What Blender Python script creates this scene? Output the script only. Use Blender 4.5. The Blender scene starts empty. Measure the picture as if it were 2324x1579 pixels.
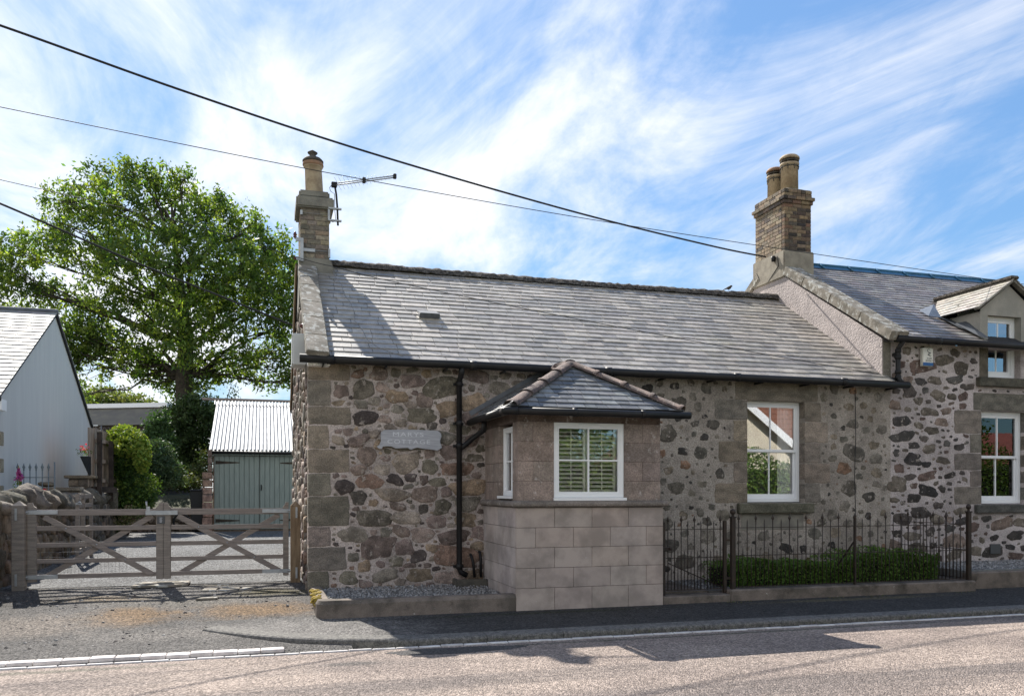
import bpy, bmesh, math, random
import numpy as np
from mathutils import Vector
R = math.radians
C = bpy.context.scene.collection
rng = random.Random(7)
nr = np.random.default_rng(11)

# ---------------------------------------------------------------- survey maths
F = 1892.0; UC = 1162.0; VH = 1113.0; EYE = 1.6; YAW = R(16.5)
SY, CY = math.sin(YAW), math.cos(YAW)
def ray(u):
    a = (u-UC)/F
    return SY+CY*a, CY-SY*a
def atY(u, v, Y):
    rx, ry = ray(u); t = Y/ry
    return Vector((rx*t, Y, EYE+(VH-v)/F*t))
def atT(u, v, t):
    rx, ry = ray(u)
    return Vector((rx*t, ry*t, EYE+(VH-v)/F*t))

# ---------------------------------------------------------------- mesh builder
class MB:
    def __init__(s, T=None):
        s.v = []; s.f = []; s.c = []; s.s = []; s.T = T
    def add(s, vs, fs, col=(1, 1, 1), smooth=False):
        b = len(s.v)
        if s.T: vs = [s.T(*p) for p in vs]
        s.v += [tuple(p) for p in vs]
        for f in fs:
            s.f.append(tuple(i+b for i in f)); s.c.append(col); s.s.append(smooth)
        return s
    def box(s, x0, x1, y0, y1, z0, z1, col=(1, 1, 1), ch=0.0):
        if x0 > x1: x0, x1 = x1, x0
        if y0 > y1: y0, y1 = y1, y0
        if z0 > z1: z0, z1 = z1, z0
        if ch <= 0:
            vs = [(x, y, z) for z in (z0, z1) for y in (y0, y1) for x in (x0, x1)]
            return s.add(vs, [(0, 2, 3, 1), (4, 5, 7, 6), (0, 1, 5, 4), (2, 6, 7, 3), (0, 4, 6, 2), (1, 3, 7, 5)], col)
        # chamfered box
        vs = []; idx = {}
        for sx in (0, 1):
            for sy in (0, 1):
                for sz in (0, 1):
                    X = (x0, x1)[sx]; Y = (y0, y1)[sy]; Z = (z0, z1)[sz]
                    cx = X+(ch if sx == 0 else -ch); cy = Y+(ch if sy == 0 else -ch); cz = Z+(ch if sz == 0 else -ch)
                    idx[(sx, sy, sz)] = len(vs)
                    vs += [(X, cy, cz), (cx, Y, cz), (cx, cy, Z)]
        fs = []
        I = lambda a, b, c, k: idx[(a, b, c)]+k
        for k, ax in enumerate('xyz'):
            for e in (0, 1):
                q = [(0, 0), (1, 0), (1, 1), (0, 1)]
                fs.append(tuple((I(e, a, b, 0) if k == 0 else I(a, e, b, 1) if k == 1 else I(a, b, e, 2)) for a, b in q))
        for a in (0, 1):
            for b in (0, 1):
                fs.append((I(a, b, 0, 0), I(a, b, 1, 0), I(a, b, 1, 1), I(a, b, 0, 1)))
                fs.append((I(a, 0, b, 0), I(a, 1, b, 0), I(a, 1, b, 2), I(a, 0, b, 2)))
                fs.append((I(0, a, b, 1), I(1, a, b, 1), I(1, a, b, 2), I(0, a, b, 2)))
        for a in (0, 1):
            for b in (0, 1):
                for c in (0, 1):
                    fs.append((I(a, b, c, 0), I(a, b, c, 1), I(a, b, c, 2)))
        return s.add(vs, fs, col)
    def bar(s, p0, p1, w, h, up=(0, 0, 1), col=(1, 1, 1)):
        p0 = Vector(p0); p1 = Vector(p1); d = (p1-p0).normalized(); up = Vector(up)
        sd = d.cross(up).normalized(); uu = sd.cross(d).normalized()
        vs = []
        for p in (p0, p1):
            for a, b in ((-1, -1), (1, -1), (1, 1), (-1, 1)):
                vs.append(p+sd*a*w/2+uu*b*h/2)
        return s.add(vs, [(0, 1, 2, 3), (7, 6, 5, 4), (0, 4, 5, 1), (1, 5, 6, 2), (2, 6, 7, 3), (3, 7, 4, 0)], col)
    def tube(s, pts, r, n=8, col=(1, 1, 1), cap=True):
        pts = [Vector(p) for p in pts]; rs = r if isinstance(r, (list, tuple)) else [r]*len(pts)
        vs = []; fs = []
        prev = None
        for i, p in enumerate(pts):
            d = (pts[min(i+1, len(pts)-1)]-pts[max(i-1, 0)]).normalized()
            if prev is None:
                a = d.cross(Vector((0, 0, 1)))
                if a.length < .05: a = d.cross(Vector((1, 0, 0)))
            else:
                a = prev-d*prev.dot(d)
            a.normalize(); prev = a; b = d.cross(a)
            for k in range(n):
                t = 2*math.pi*k/n
                vs.append(p+a*math.cos(t)*rs[i]+b*math.sin(t)*rs[i])
        for i in range(len(pts)-1):
            for k in range(n):
                fs.append((i*n+k, i*n+(k+1) % n, (i+1)*n+(k+1) % n, (i+1)*n+k))
        if cap:
            fs.append(tuple(range(n))[::-1]); fs.append(tuple((len(pts)-1)*n+k for k in range(n)))
        return s.add(vs, fs, col, True)
    def lathe(s, c, prof, n=24, col=(1, 1, 1), lean=(0, 0)):
        vs = []; fs = []
        for r, z in prof:
            for k in range(n):
                t = 2*math.pi*k/n
                vs.append((c[0]+lean[0]*z+r*math.cos(t), c[1]+lean[1]*z+r*math.sin(t), c[2]+z))
        for i in range(len(prof)-1):
            for k in range(n):
                fs.append((i*n+k, i*n+(k+1) % n, (i+1)*n+(k+1) % n, (i+1)*n+k))
        fs.append(tuple(range(n))[::-1]); fs.append(tuple((len(prof)-1)*n+k for k in range(n)))
        return s.add(vs, fs, col, True)
    def prism(s, poly, off, col=(1, 1, 1)):
        off = Vector(off); n = len(poly)
        vs = [Vector(p) for p in poly]+[Vector(p)+off for p in poly]
        fs = [tuple(range(n))[::-1], tuple(range(n, 2*n))]+[(i, (i+1) % n, n+(i+1) % n, n+i) for i in range(n)]
        return s.add(vs, fs, col)
    def build(s, name, mat, parent=None, recalc=True, bevel=0):
        me = bpy.data.meshes.new(name)
        o = bpy.data.objects.new(name, me); C.objects.link(o)
        org = Vector((0, 0, 0))
        if parent is not None:
            o.parent = parent
            p = parent
            while p is not None: org = org+p.location; p = p.parent
        me.from_pydata([(p[0]-org.x, p[1]-org.y, p[2]-org.z) for p in s.v], [], s.f)
        me.polygons.foreach_set('use_smooth', s.s)
        at = me.color_attributes.new('Col', 'FLOAT_COLOR', 'CORNER')
        cs = np.repeat(np.array([(c[0], c[1], c[2], 1.0) for c in s.c], dtype=np.float32), [len(f) for f in s.f], axis=0)
        at.data.foreach_set('color', cs.ravel())
        if recalc or bevel:
            bm = bmesh.new(); bm.from_mesh(me)
            if recalc: bmesh.ops.recalc_face_normals(bm, faces=bm.faces)
            if bevel:
                es = [e for e in bm.edges if len(e.link_faces) == 2 and e.calc_face_angle(0) > .6]
                bmesh.ops.bevel(bm, geom=es, offset=bevel, segments=2, affect='EDGES', clamp_overlap=True)
            bm.to_mesh(me); bm.free()
        me.materials.append(mat); me.update()
        return o

def leafmesh(name, P, size, cols, mat, parent=None, aspect=.5, up_bias=0.0, sizes=None):
    n = len(P); P = np.asarray(P, dtype=np.float64)
    d = nr.normal(size=(n, 3)); d[:, 2] -= up_bias; d /= np.linalg.norm(d, axis=1)[:, None]
    e = np.cross(d, nr.normal(size=(n, 3))); e /= np.linalg.norm(e, axis=1)[:, None]
    L = (size*nr.uniform(.6, 1.35, n))[:, None]
    if sizes is not None: L = L*np.asarray(sizes)[:, None]
    V = np.empty((n, 4, 3))
    V[:, 0] = P-d*L*.5; V[:, 1] = P+e*L*aspect*.5; V[:, 2] = P+d*L*.5; V[:, 3] = P-e*L*aspect*.5
    org = Vector((0, 0, 0)); p = parent
    while p is not None: org = org+p.location; p = p.parent
    V = V.reshape(-1, 3)-np.array(org)
    me = bpy.data.meshes.new(name); o = bpy.data.objects.new(name, me); C.objects.link(o)
    if parent is not None: o.parent = parent
    me.vertices.add(4*n); me.vertices.foreach_set('co', V.ravel())
    me.loops.add(4*n); me.loops.foreach_set('vertex_index', np.arange(4*n, dtype=np.int32))
    me.polygons.add(n); me.polygons.foreach_set('loop_start', np.arange(0, 4*n, 4, dtype=np.int32))
    me.polygons.foreach_set('loop_total', np.full(n, 4, dtype=np.int32))
    me.update(calc_edges=True)
    at = me.color_attributes.new('Col', 'FLOAT_COLOR', 'CORNER')
    c4 = np.ones((n, 4)); c4[:, :3] = cols
    at.data.foreach_set('color', np.repeat(c4, 4, axis=0).astype(np.float32).ravel())
    me.materials.append(mat)
    return o

def tag(o, label=None, cat=None, group=None, kind=None):
    if label: o['label'] = label
    if cat: o['category'] = cat
    if group: o['group'] = group
    if kind: o['kind'] = kind
    return o
def thing(name, loc, label, cat, group=None):
    o = bpy.data.objects.new(name, None); C.objects.link(o); o.location = loc
    o.empty_display_size = .2
    return tag(o, label, cat, group)
def copy_tree(o, parent=None, dx=None):
    c = o.copy(); C.objects.link(c)
    if parent is not None: c.parent = parent
    if dx is not None: c.location = Vector(o.location)+Vector(dx)
    for ch in [q for q in o.children]: copy_tree(ch, c)
    return c

# ---------------------------------------------------------------- materials
def nodes(name):
    m = bpy.data.materials.new(name); m.use_nodes = True
    nt = m.node_tree; nt.nodes.clear()
    out = nt.nodes.new('ShaderNodeOutputMaterial')
    return m, nt, out
def NN(nt, t, **k):
    n = nt.nodes.new(t)
    for a, b in k.items(): setattr(n, a, b)
    return n
def noise(nt, vec, scale, detail=5, rough=.6, dist=0):
    n = NN(nt, 'ShaderNodeTexNoise'); n.inputs['Scale'].default_value = scale
    n.inputs['Detail'].default_value = detail; n.inputs['Roughness'].default_value = rough
    n.inputs['Distortion'].default_value = dist
    nt.links.new(vec, n.inputs['Vector']); return n.outputs['Fac']
def ramp(nt, fac, lo, hi, a=0.0, b=1.0):
    n = NN(nt, 'ShaderNodeMapRange'); n.interpolation_type = 'SMOOTHSTEP'
    nt.links.new(fac, n.inputs['Value'])
    for k, v in zip(('From Min', 'From Max', 'To Min', 'To Max'), (lo, hi, a, b)): n.inputs[k].default_value = v
    return n.outputs['Result']
def mix(nt, fac, a, b, mode='MIX'):
    n = NN(nt, 'ShaderNodeMix', data_type='RGBA', blend_type=mode)
    for i, x in (('Factor', fac), ('A', a), ('B', b)):
        s = [q for q in n.inputs if q.name == i and (q.type == 'RGBA' if i != 'Factor' else q.type == 'VALUE')][0]
        if hasattr(x, 'links') or isinstance(x, bpy.types.NodeSocket): nt.links.new(x, s)
        elif i == 'Factor': s.default_value = x
        else: s.default_value = (x[0], x[1], x[2], 1)
    return [q for q in n.outputs if q.type == 'RGBA'][0]
def math_(nt, op, a, b):
    n = NN(nt, 'ShaderNodeMath', operation=op)
    for i, x in enumerate((a, b)):
        if isinstance(x, bpy.types.NodeSocket): nt.links.new(x, n.inputs[i])
        else: n.inputs[i].default_value = x
    return n.outputs[0]
def scaled(nt, vec, s, rot=(0, 0, 0)):
    n = NN(nt, 'ShaderNodeMapping'); n.inputs['Scale'].default_value = s; n.inputs['Rotation'].default_value = rot
    nt.links.new(vec, n.inputs['Vector']); return n.outputs[0]
def mat(name, c1, c2=None, scale=6, rough=.85, bump=.3, bscale=60, bdist=.01, attr=False, spec=.4, metal=0,
        spots=(), grain=0.0, gscale=150, stretch=(1, 1, 1), contrast=(.35, .65), cells=None, translucent=0, bdetail=4):
    m, nt, out = nodes(name)
    b = NN(nt, 'ShaderNodeBsdfPrincipled')
    pos = NN(nt, 'ShaderNodeNewGeometry').outputs['Position']
    v = scaled(nt, pos, stretch) if stretch != (1, 1, 1) else pos
    c2 = c2 or c1
    base = mix(nt, ramp(nt, noise(nt, v, scale), *contrast), c1, c2)
    if attr:
        a = NN(nt, 'ShaderNodeAttribute', attribute_name='Col')
        base = mix(nt, 1.0, base, a.outputs['Color'], 'MULTIPLY')
    for sp in spots:
        col, sc, lo, hi, st = sp[:5]
        vv = scaled(nt, pos, sp[5]) if len(sp) > 5 else pos
        base = mix(nt, ramp(nt, noise(nt, vv, sc, 6, .65), lo, hi, 0, st), base, col)
    if cells:
        sc, amt = cells
        vo = NN(nt, 'ShaderNodeTexVoronoi'); vo.inputs['Scale'].default_value = sc; nt.links.new(v, vo.inputs['Vector'])
        g = NN(nt, 'ShaderNodeRGBToBW'); nt.links.new(vo.outputs['Color'], g.inputs[0])
        gv = ramp(nt, g.outputs[0], 0, 1, 1-amt, 1+amt)
        base = mix(nt, 1.0, base, NNcomb(nt, gv), 'MULTIPLY')
    if grain:
        gv = ramp(nt, noise(nt, pos, gscale, 2, .5), .25, .75, 1-grain, 1+grain)
        base = mix(nt, 1.0, base, NNcomb(nt, gv), 'MULTIPLY')
    nt.links.new(base, b.inputs['Base Color'])
    b.inputs['Roughness'].default_value = rough; b.inputs['Metallic'].default_value = metal
    b.inputs['Specular IOR Level'].default_value = spec
    if bump:
        bn = NN(nt, 'ShaderNodeBump'); bn.inputs['Strength'].default_value = bump; bn.inputs['Distance'].default_value = bdist
        h = noise(nt, v, bscale, bdetail, .6)
        if cells: h = math_(nt, 'ADD', h, math_(nt, 'MULTIPLY', vo.outputs['Distance'], -1.2))
        nt.links.new(h, bn.inputs['Height']); nt.links.new(bn.outputs[0], b.inputs['Normal'])
    sh = b.outputs[0]
    if translucent:
        tr = NN(nt, 'ShaderNodeBsdfTranslucent')
        tc = mix(nt, 1.0, base, (1.6, 1.6, .6), 'MULTIPLY')
        nt.links.new(tc, tr.inputs['Color'])
        ms = NN(nt, 'ShaderNodeMixShader'); ms.inputs[0].default_value = translucent
        nt.links.new(b.outputs[0], ms.inputs[1]); nt.links.new(tr.outputs[0], ms.inputs[2]); sh = ms.outputs[0]
    nt.links.new(sh, out.inputs['Surface'])
    return m
def NNcomb(nt, s):
    n = NN(nt, 'ShaderNodeCombineColor')
    for i in range(3): nt.links.new(s, n.inputs[i])
    return n.outputs[0]
def glass_mat(name, base=.10, k=1.6, tint=(1, 1, 1)):
    m, nt, out = nodes(name)
    fr = NN(nt, 'ShaderNodeFresnel'); fr.inputs['IOR'].default_value = 1.5
    f = math_(nt, 'MINIMUM', math_(nt, 'ADD', math_(nt, 'MULTIPLY', fr.outputs[0], k), base), 1.0)
    g = NN(nt, 'ShaderNodeBsdfGlossy'); g.inputs['Roughness'].default_value = 0.0
    g.inputs['Color'].default_value = (.97, .98, 1, 1)
    t = NN(nt, 'ShaderNodeBsdfTransparent'); t.inputs['Color'].default_value = (*tint, 1)
    ms = NN(nt, 'ShaderNodeMixShader'); nt.links.new(f, ms.inputs[0])
    nt.links.new(t.outputs[0], ms.inputs[1]); nt.links.new(g.outputs[0], ms.inputs[2])
    nt.links.new(ms.outputs[0], out.inputs['Surface'])
    return m

M = {}
M['dormer'] = mat('dormer_render', (.34, .32, .28), (.27, .26, .23), 3, .9, .5, 50, .01, spec=.2, grain=.08)
M['mortar'] = mat('mortar', (1.14, 1.13, 1.14), (.74, .73, .73), 1.8, .95, .9, 40, .025, attr=True, spec=.2, grain=.28, gscale=55,
                  spots=[((.10, .09, .075), 2.0, .54, .74, .6), ((.16, .14, .11), 7, .60, .72, .6), ((.45, .42, .38), 30, .66, .74, .5)])
M['stone'] = mat('rubble_stone', (1.08, 1.06, 1.06), (.56, .55, .55), 8, .85, .8, 45, .016, attr=True, spec=.3, grain=.32, gscale=60,
                 spots=[((.33, .29, .255), 9, .57, .64, .8), ((.42, .42, .38), 26, .70, .76, .5)])
M['ashlar'] = mat('ashlar_sandstone', (1.0, .975, .95), (.60, .60, .59), 5, .9, .8, 45, .014, attr=True, spec=.2, grain=.34, gscale=60,
                  spots=[((.09, .08, .06), 3.2, .6, .75, .4)], stretch=(1, 1, 1.6))
M['bay_stone'] = mat('bay_sandstone', (.95, .94, .94), (.64, .635, .63), 4, .9, .6, 50, .01, attr=True, spec=.2, grain=.26, gscale=65,
                     spots=[((.55, .52, .50), 9, .60, .70, .5), ((.07, .055, .05), 1.9, .60, .74, .5)])
M['bay_block'] = mat('bay_block', (.80, .775, .76), (.54, .53, .52), 2.6, .88, .4, 60, .007, attr=True, spec=.25, grain=.06, gscale=150,
                     spots=[((.22, .19, .165), 3.6, .56, .80, .5), ((.13, .12, .10), 1.6, .62, .80, .55, (1, 1, .6)), ((.62, .58, .54), 14, .66, .72, .4)])
M['slate'] = mat('slate', (1.1, 1.1, 1.1), (.76, .75, .74), 7, .48, .4, 40, .006, attr=True, spec=1.0, grain=.2, gscale=60,
                 spots=[((.28, .25, .14), 1.1, .60, .78, .4), ((.08, .076, .074), 3, .62, .74, .45), ((.11, .10, .095), 16, .64, .72, .4)])
M['slate_dark'] = mat('slate_dark', (1.05, 1.05, 1.05), (.75, .75, .75), 9, .55, .4, 40, .008, attr=True, spec=.5, grain=.1, gscale=70)
M['slate_pale'] = mat('slate_pale', (1, 1, 1), (.8, .8, .8), 9, .65, .3, 40, .006, attr=True, spec=.25, grain=.1, gscale=70)
M['deck'] = mat('roof_deck', (.03, .03, .032), rough=.9, bump=0)
M['coping'] = mat('coping_stone', (.27, .24, .20), (.15, .135, .11), 5, .9, .6, 45, .012, spec=.2, grain=.2, gscale=100,
                  spots=[((.52, .52, .48), 8, .52, .62, .75), ((.30, .19, .11), 11, .64, .72, .6)])
M['ridge'] = mat('ridge_mortar', (.12, .105, .09), (.045, .04, .035), 16, .95, 1.0, 30, .03, spec=.2, grain=.3, gscale=60,
                 spots=[((.40, .38, .33), 22, .60, .68, .7)])
M['harl'] = mat('pink_harling', (.46, .405, .385), (.38, .335, .32), 3, .95, 1.0, 28, .03, spec=.2, grain=.12, gscale=60, bdetail=3)
M['cement'] = mat('cement_render', (.25, .235, .20), (.17, .16, .14), 4, .9, .5, 50, .01, spec=.2, grain=.12)
M['sidecement'] = mat('chimney_base_stone', (.31, .28, .225), (.22, .195, .16), 5, .9, .3, 50, .01, spec=.2, grain=.1)
M['brick'] = mat('brick', (.92, .88, .84), (.6, .6, .6), 16, .9, .7, 60, .01, attr=True, spec=.2, grain=.18, gscale=90)
M['pot'] = mat('clay_pot', (.42, .33, .22), (.27, .20, .13), 5, .8, .2, 40, .005, spec=.3, spots=[((.08, .06, .045), 4, .60, .75, .7, (1, 1, .4))])
M['pot_red'] = mat('pot_rim', (.30, .17, .10), (.22, .14, .09), 6, .8, .2, 40, .005)
M['soot'] = mat('sooty_clay', (.05, .045, .04), (.10, .085, .07), 8, .85, .3)
M['black'] = mat('black_paint', (.010, .010, .011), (.016, .015, .015), 5, .5, .1, 30, .003, spec=.3)
M['iron'] = mat('railing_paint', (.022, .016, .013), (.035, .022, .015), 12, .55, .2, 60, .003, spec=.4)
M['white'] = mat('white_upvc', (.80, .81, .82), (.78, .79, .80), 2, .35, 0, spec=.5)
M['glass'] = glass_mat('window_glass', .12, 1.8)
M['glass_side'] = glass_mat('house_glass', .03, 1.4)
M['glass_sky'] = glass_mat('dormer_glass', .28, 2.2)
M['glass_in'] = glass_mat('bay_glass', .07, 1.6)
M['steel'] = mat('galvanised_steel', (.42, .43, .44), (.33, .34, .35), 8, .45, .1, 30, .003, metal=.7)
M['lead'] = mat('lead_flashing', (.14, .15, .165), (.10, .105, .115), 6, .55, .3, 20, .006, metal=.3)
M['bluemetal'] = mat('blue_ridge_metal', (.05, .16, .26), (.04, .12, .20), 5, .35, .1, metal=.3)
M['hiptile'] = mat('hip_tile', (.15, .105, .09), (.075, .06, .055), 9, .9, .8, 50, .015, spots=[((.40, .36, .33), 38, .60, .66, .8)], grain=.2)
M['timber'] = mat('weathered_timber', (.27, .235, .205), (.19, .165, .145), 4, .85, .4, 30, .004, spec=.2, grain=.1, stretch=(1, 1, 9))
M['timber_h'] = mat('weathered_rail', (.27, .23, .205), (.185, .16, .145), 4, .85, .4, 30, .004, spec=.2, grain=.1, stretch=(.7, 6, 12),
                    spots=[((.06, .07, .035), 3, .62, .75, .35)])
M['timber_new'] = mat('brown_post_timber', (.26, .19, .12), (.17, .12, .075), 4, .8, .4, 30, .004, spec=.2, grain=.1, stretch=(5, 5, .8))
M['fencewood'] = mat('fence_wood', (.36, .29, .23), (.24, .19, .155), 4, .9, .4, 30, .004, spec=.2, stretch=(4, 4, .6))
M['fencepost'] = mat('dark_fence_post', (.075, .058, .048), (.035, .028, .024), 4, .9, .4, 30, .004, spec=.2)
M['greenpaint'] = mat('green_door_paint', (.25, .30, .28), (.215, .262, .243), 3, .6, .12, 40, .003, spec=.3, stretch=(6, 6, 1))
M['corr'] = mat('corrugated_iron', (.33, .34, .35), (.22, .23, .24), 4, .6, .1, 20, .003, metal=.15, spots=[((.28, .25, .22), 5, .62, .72, .5)])
M['render_white'] = mat('white_render', (.62, .62, .60), (.58, .58, .565), 1.5, .9, .25, 60, .006, spec=.2, stretch=(3, 3, .35),
                        spots=[((.30, .30, .30), 7, .66, .75, .5, (8, 8, .5))])
M['concrete'] = mat('planter_concrete', (.20, .165, .14), (.11, .095, .08), 3.5, .9, .5, 50, .01, spec=.2, grain=.2, gscale=110,
                    spots=[((.50, .48, .45), 10, .66, .71, .7), ((.035, .03, .022), 3, .54, .72, .7)])
M['moss'] = mat('yellow_moss', (.36, .25, .03), (.20, .15, .03), 20, .95, 1, 60, .02)
M['kerb'] = mat('kerb_concrete', (.18, .17, .155), (.10, .096, .09), 20, .9, .7, 60, .012, spec=.25, grain=.35, gscale=70,
                spots=[((.05, .05, .045), 3, .58, .75, .5)])
M['whiteblock'] = mat('white_channel_block', (.66, .64, .62), (.50, .47, .46), 8, .8, .3, 50, .006, attr=True, spec=.3, spots=[((.25, .22, .2), 14, .62, .7, .5)])
M['aerlead'] = mat('aerial_lead', (.22, .21, .20), rough=.6, bump=0)
M['boulder'] = mat('field_stone', (1.15, 1.1, 1.05), (.5, .48, .45), 5, .95, .8, 25, .03, attr=True, spec=.2, grain=.2,
                   spots=[((.30, .31, .27), 10, .60, .68, .5)])
M['leaf'] = mat('ash_leaf', (1, 1, 1), rough=.5, bump=0, attr=True, spec=.4, translucent=.5)
M['leafd'] = mat('shrub_leaf', (1, 1, 1), rough=.6, bump=0, attr=True, spec=.25, translucent=.25)
M['bark'] = mat('bark', (.075, .06, .045), (.035, .03, .024), 10, .95, .8, 20, .03)
M['meter'] = mat('meter_box_plastic', (.50, .51, .50), rough=.5, bump=0)
M['alarm'] = mat('alarm_box_plastic', (.72, .71, .64), rough=.45, bump=0)
M['alarm_blue'] = mat('alarm_blue_strip', (.02, .10, .28), rough=.45, bump=0)
M['ink'] = mat('dark_lettering', (.07, .08, .09), rough=.6, bump=0)
M['driftwood'] = mat('driftwood_board', (.42, .425, .45), (.31, .315, .34), 4, .85, .5, 30, .003, spec=.2, stretch=(1.2, 5, 22),
                     spots=[((.06, .05, .05), 9, .72, .77, .8)])
M['carved'] = mat('carved_letter', (.58, .59, .62), rough=.8, bump=0)
M['curtain'] = mat('net_curtain', (.82, .83, .84), (.74, .76, .77), 3, .9, 0)
M['slat'] = mat('shutter_slat', (.86, .84, .76), rough=.5, bump=0)
M['insulator'] = mat('brown_porcelain', (.09, .02, .015), rough=.2, bump=0)
M['dark'] = mat('dark_interior', (.02, .02, .02), rough=.9, bump=0)
M['inwall'] = mat('interior_wall', (.30, .29, .26), rough=.9, bump=0)
M['felt'] = mat('roof_felt', (.17, .155, .12), (.13, .12, .10), 3, .9, .3)
M['binplastic'] = mat('bin_plastic', (.018, .019, .021), rough=.5, bump=0)
M['pebble'] = mat('pebbles', (1, 1, 1), (.7, .7, .7), 20, .8, .2, 60, .004, attr=True)
M['redlamp'] = mat('red_plastic', (.5, .01, .008), rough=.25, bump=0)
M['petal'] = mat('petal', (1, 1, 1), rough=.6, bump=0, attr=True, translucent=.2)
M['greyrail'] = mat('grey_railing_paint', (.14, .17, .19), rough=.5, bump=0)
M['greybox'] = mat('plaque_grey', (.07, .072, .075), rough=.5, bump=0)
M['pantile'] = mat('brown_pantile', (.20, .085, .05), (.13, .06, .04), 8, .8, .3, spots=[((.06, .04, .03), 5, .6, .7, .5)])
M['redroof'] = mat('red_roof', (.30, .10, .08), (.25, .085, .07), 4, .7, .2)
M['cream'] = mat('cream_render', (.62, .56, .44), (.56, .50, .40), 2, .9, .2)
M['wire'] = mat('cable_black', (.012, .012, .013), rough=.5, bump=0)
M['gullybrick'] = mat('gully_box', (.11, .10, .08), (.07, .065, .055), 8, .9, .4)
SKY_STR=.12; CLOUD=4.75; EXPO=.98; SKK=.2; SKYTINT=(.57,.91,1.12); CR=-62; CPX=-.05; CLO=.455; CHI=.72; CLOC=(2.3,14.7,0)
# ---------------------------------------------------------------- ground materials
def ground_mat(name, c1, c2, sc, cell, amt, stains=(), rough=.9, bump=.8, bdist=.02, streak=None, spec=.3, grain=.25):
    m, nt, out = nodes(name)
    b = NN(nt, 'ShaderNodeBsdfPrincipled'); b.inputs['Roughness'].default_value = rough
    b.inputs['Specular IOR Level'].default_value = spec
    pos = NN(nt, 'ShaderNodeNewGeometry').outputs['Position']
    base = mix(nt, ramp(nt, noise(nt, pos, sc, 6, .6), .3, .7), c1, c2)
    if streak:
        base = mix(nt, ramp(nt, noise(nt, scaled(nt, pos, streak[1]), 1.0, 5, .6, .4), .48, .68, 0, streak[2]), base, streak[0])
    for (x, y, rx, ry, col, st) in stains:
        mp = NN(nt, 'ShaderNodeMapping'); mp.vector_type = 'POINT'
        mp.inputs['Location'].default_value = (-x/rx, -y/ry, 0); mp.inputs['Scale'].default_value = (1/rx, 1/ry, 0)
        nt.links.new(pos, mp.inputs['Vector'])
        ln = NN(nt, 'ShaderNodeVectorMath', operation='LENGTH'); nt.links.new(mp.outputs[0], ln.inputs[0])
        q = math_(nt, 'ADD', ln.outputs['Value'], math_(nt, 'MULTIPLY', noise(nt, pos, 3.5, 7, .75), 1.6))
        base = mix(nt, ramp(nt, q, 1.85, 1.05, 0, st), base, col)
    vo = NN(nt, 'ShaderNodeTexVoronoi'); vo.inputs['Scale'].default_value = cell; nt.links.new(pos, vo.inputs['Vector'])
    g = NN(nt, 'ShaderNodeRGBToBW'); nt.links.new(vo.outputs['Color'], g.inputs[0])
    base = mix(nt, 1.0, base, NNcomb(nt, ramp(nt, g.outputs[0], .1, .9, 1-amt, 1+amt)), 'MULTIPLY')
    base = mix(nt, 1.0, base, NNcomb(nt, ramp(nt, noise(nt, pos, cell*.45, 3, .6), .3, .7, 1-grain, 1+grain)), 'MULTIPLY')
    nt.links.new(base, b.inputs['Base Color'])
    bn = NN(nt, 'ShaderNodeBump'); bn.inputs['Strength'].default_value = bump; bn.inputs['Distance'].default_value = bdist
    h = math_(nt, 'ADD', math_(nt, 'MULTIPLY', vo.outputs['Distance'], -1.5), noise(nt, pos, cell*.5, 3, .6))
    nt.links.new(h, bn.inputs['Height']); nt.links.new(bn.outputs[0], b.inputs['Normal'])
    nt.links.new(b.outputs[0], out.inputs['Surface'])
    return m
rust = (.23, .14, .065)
M['road'] = ground_mat('road_chippings', (.37, .30, .255), (.25, .203, .178), .7, 62, .42, streak=((.12, .105, .10), (.08, 1.3, 1), .7), stains=[(.8, 8.3, .5, .12, (.09, .085, .08), .7), (-2.2, 8.75, 2.2, .1, (.12, .12, .09), .6), (5.5, 8.8, 5, .07, (.07, .075, .05), .7)], grain=.28)
M['drive'] = ground_mat('gravelly_tarmac', (.15, .14, .131), (.10, .094, .089), 1.1, 58, .6, bdist=.035,
    stains=[(-1.6, 11.4, .75, .75, rust, .75), (-.1, 11.5, 1.1, .65, rust, .75), (-2.2, 12.6, .9, .3, (.22, .16, .09), .6), (-2.6, 11.0, 1.2, .9, (.24, .20, .165), .6), (-1.0, 10.2, 1.6, .5, (.23, .21, .19), .5), (-3.0, 12.6, .8, .6, (.07, .065, .06), .6),
            (.1, 12.7, .8, .4, (.10, .085, .04), .8), (-.9, 12.2, 1.6, .5, (.20, .18, .15), .5)])
M['gravel'] = ground_mat('grey_drive_gravel', (.19, .19, .19), (.13, .13, .13), 1.2, 46, .6, bdist=.03)
M['pavement'] = ground_mat('pavement_tarmac', (.056, .054, .053), (.042, .041, .04), 2, 50, .45,
    stains=[(.3, 9.9, 2.0, 1.6, (.165, .155, .145), 1.0), (8.5, 10.5, 2.2, .15, (.14, .12, .07), .6), (3.5, 10.5, 2.5, .12, (.03, .035, .02), .7)])
M['patch'] = ground_mat('dark_patch_asphalt', (.10, .095, .092), (.075, .07, .07), 2, 70, .3)
M['soil'] = ground_mat('garden_soil', (.06, .07, .03), (.05, .045, .03), 2, 20, .5)
M['grassg'] = ground_mat('far_grass', (.06, .10, .03), (.08, .11, .04), .2, 8, .3)

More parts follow.
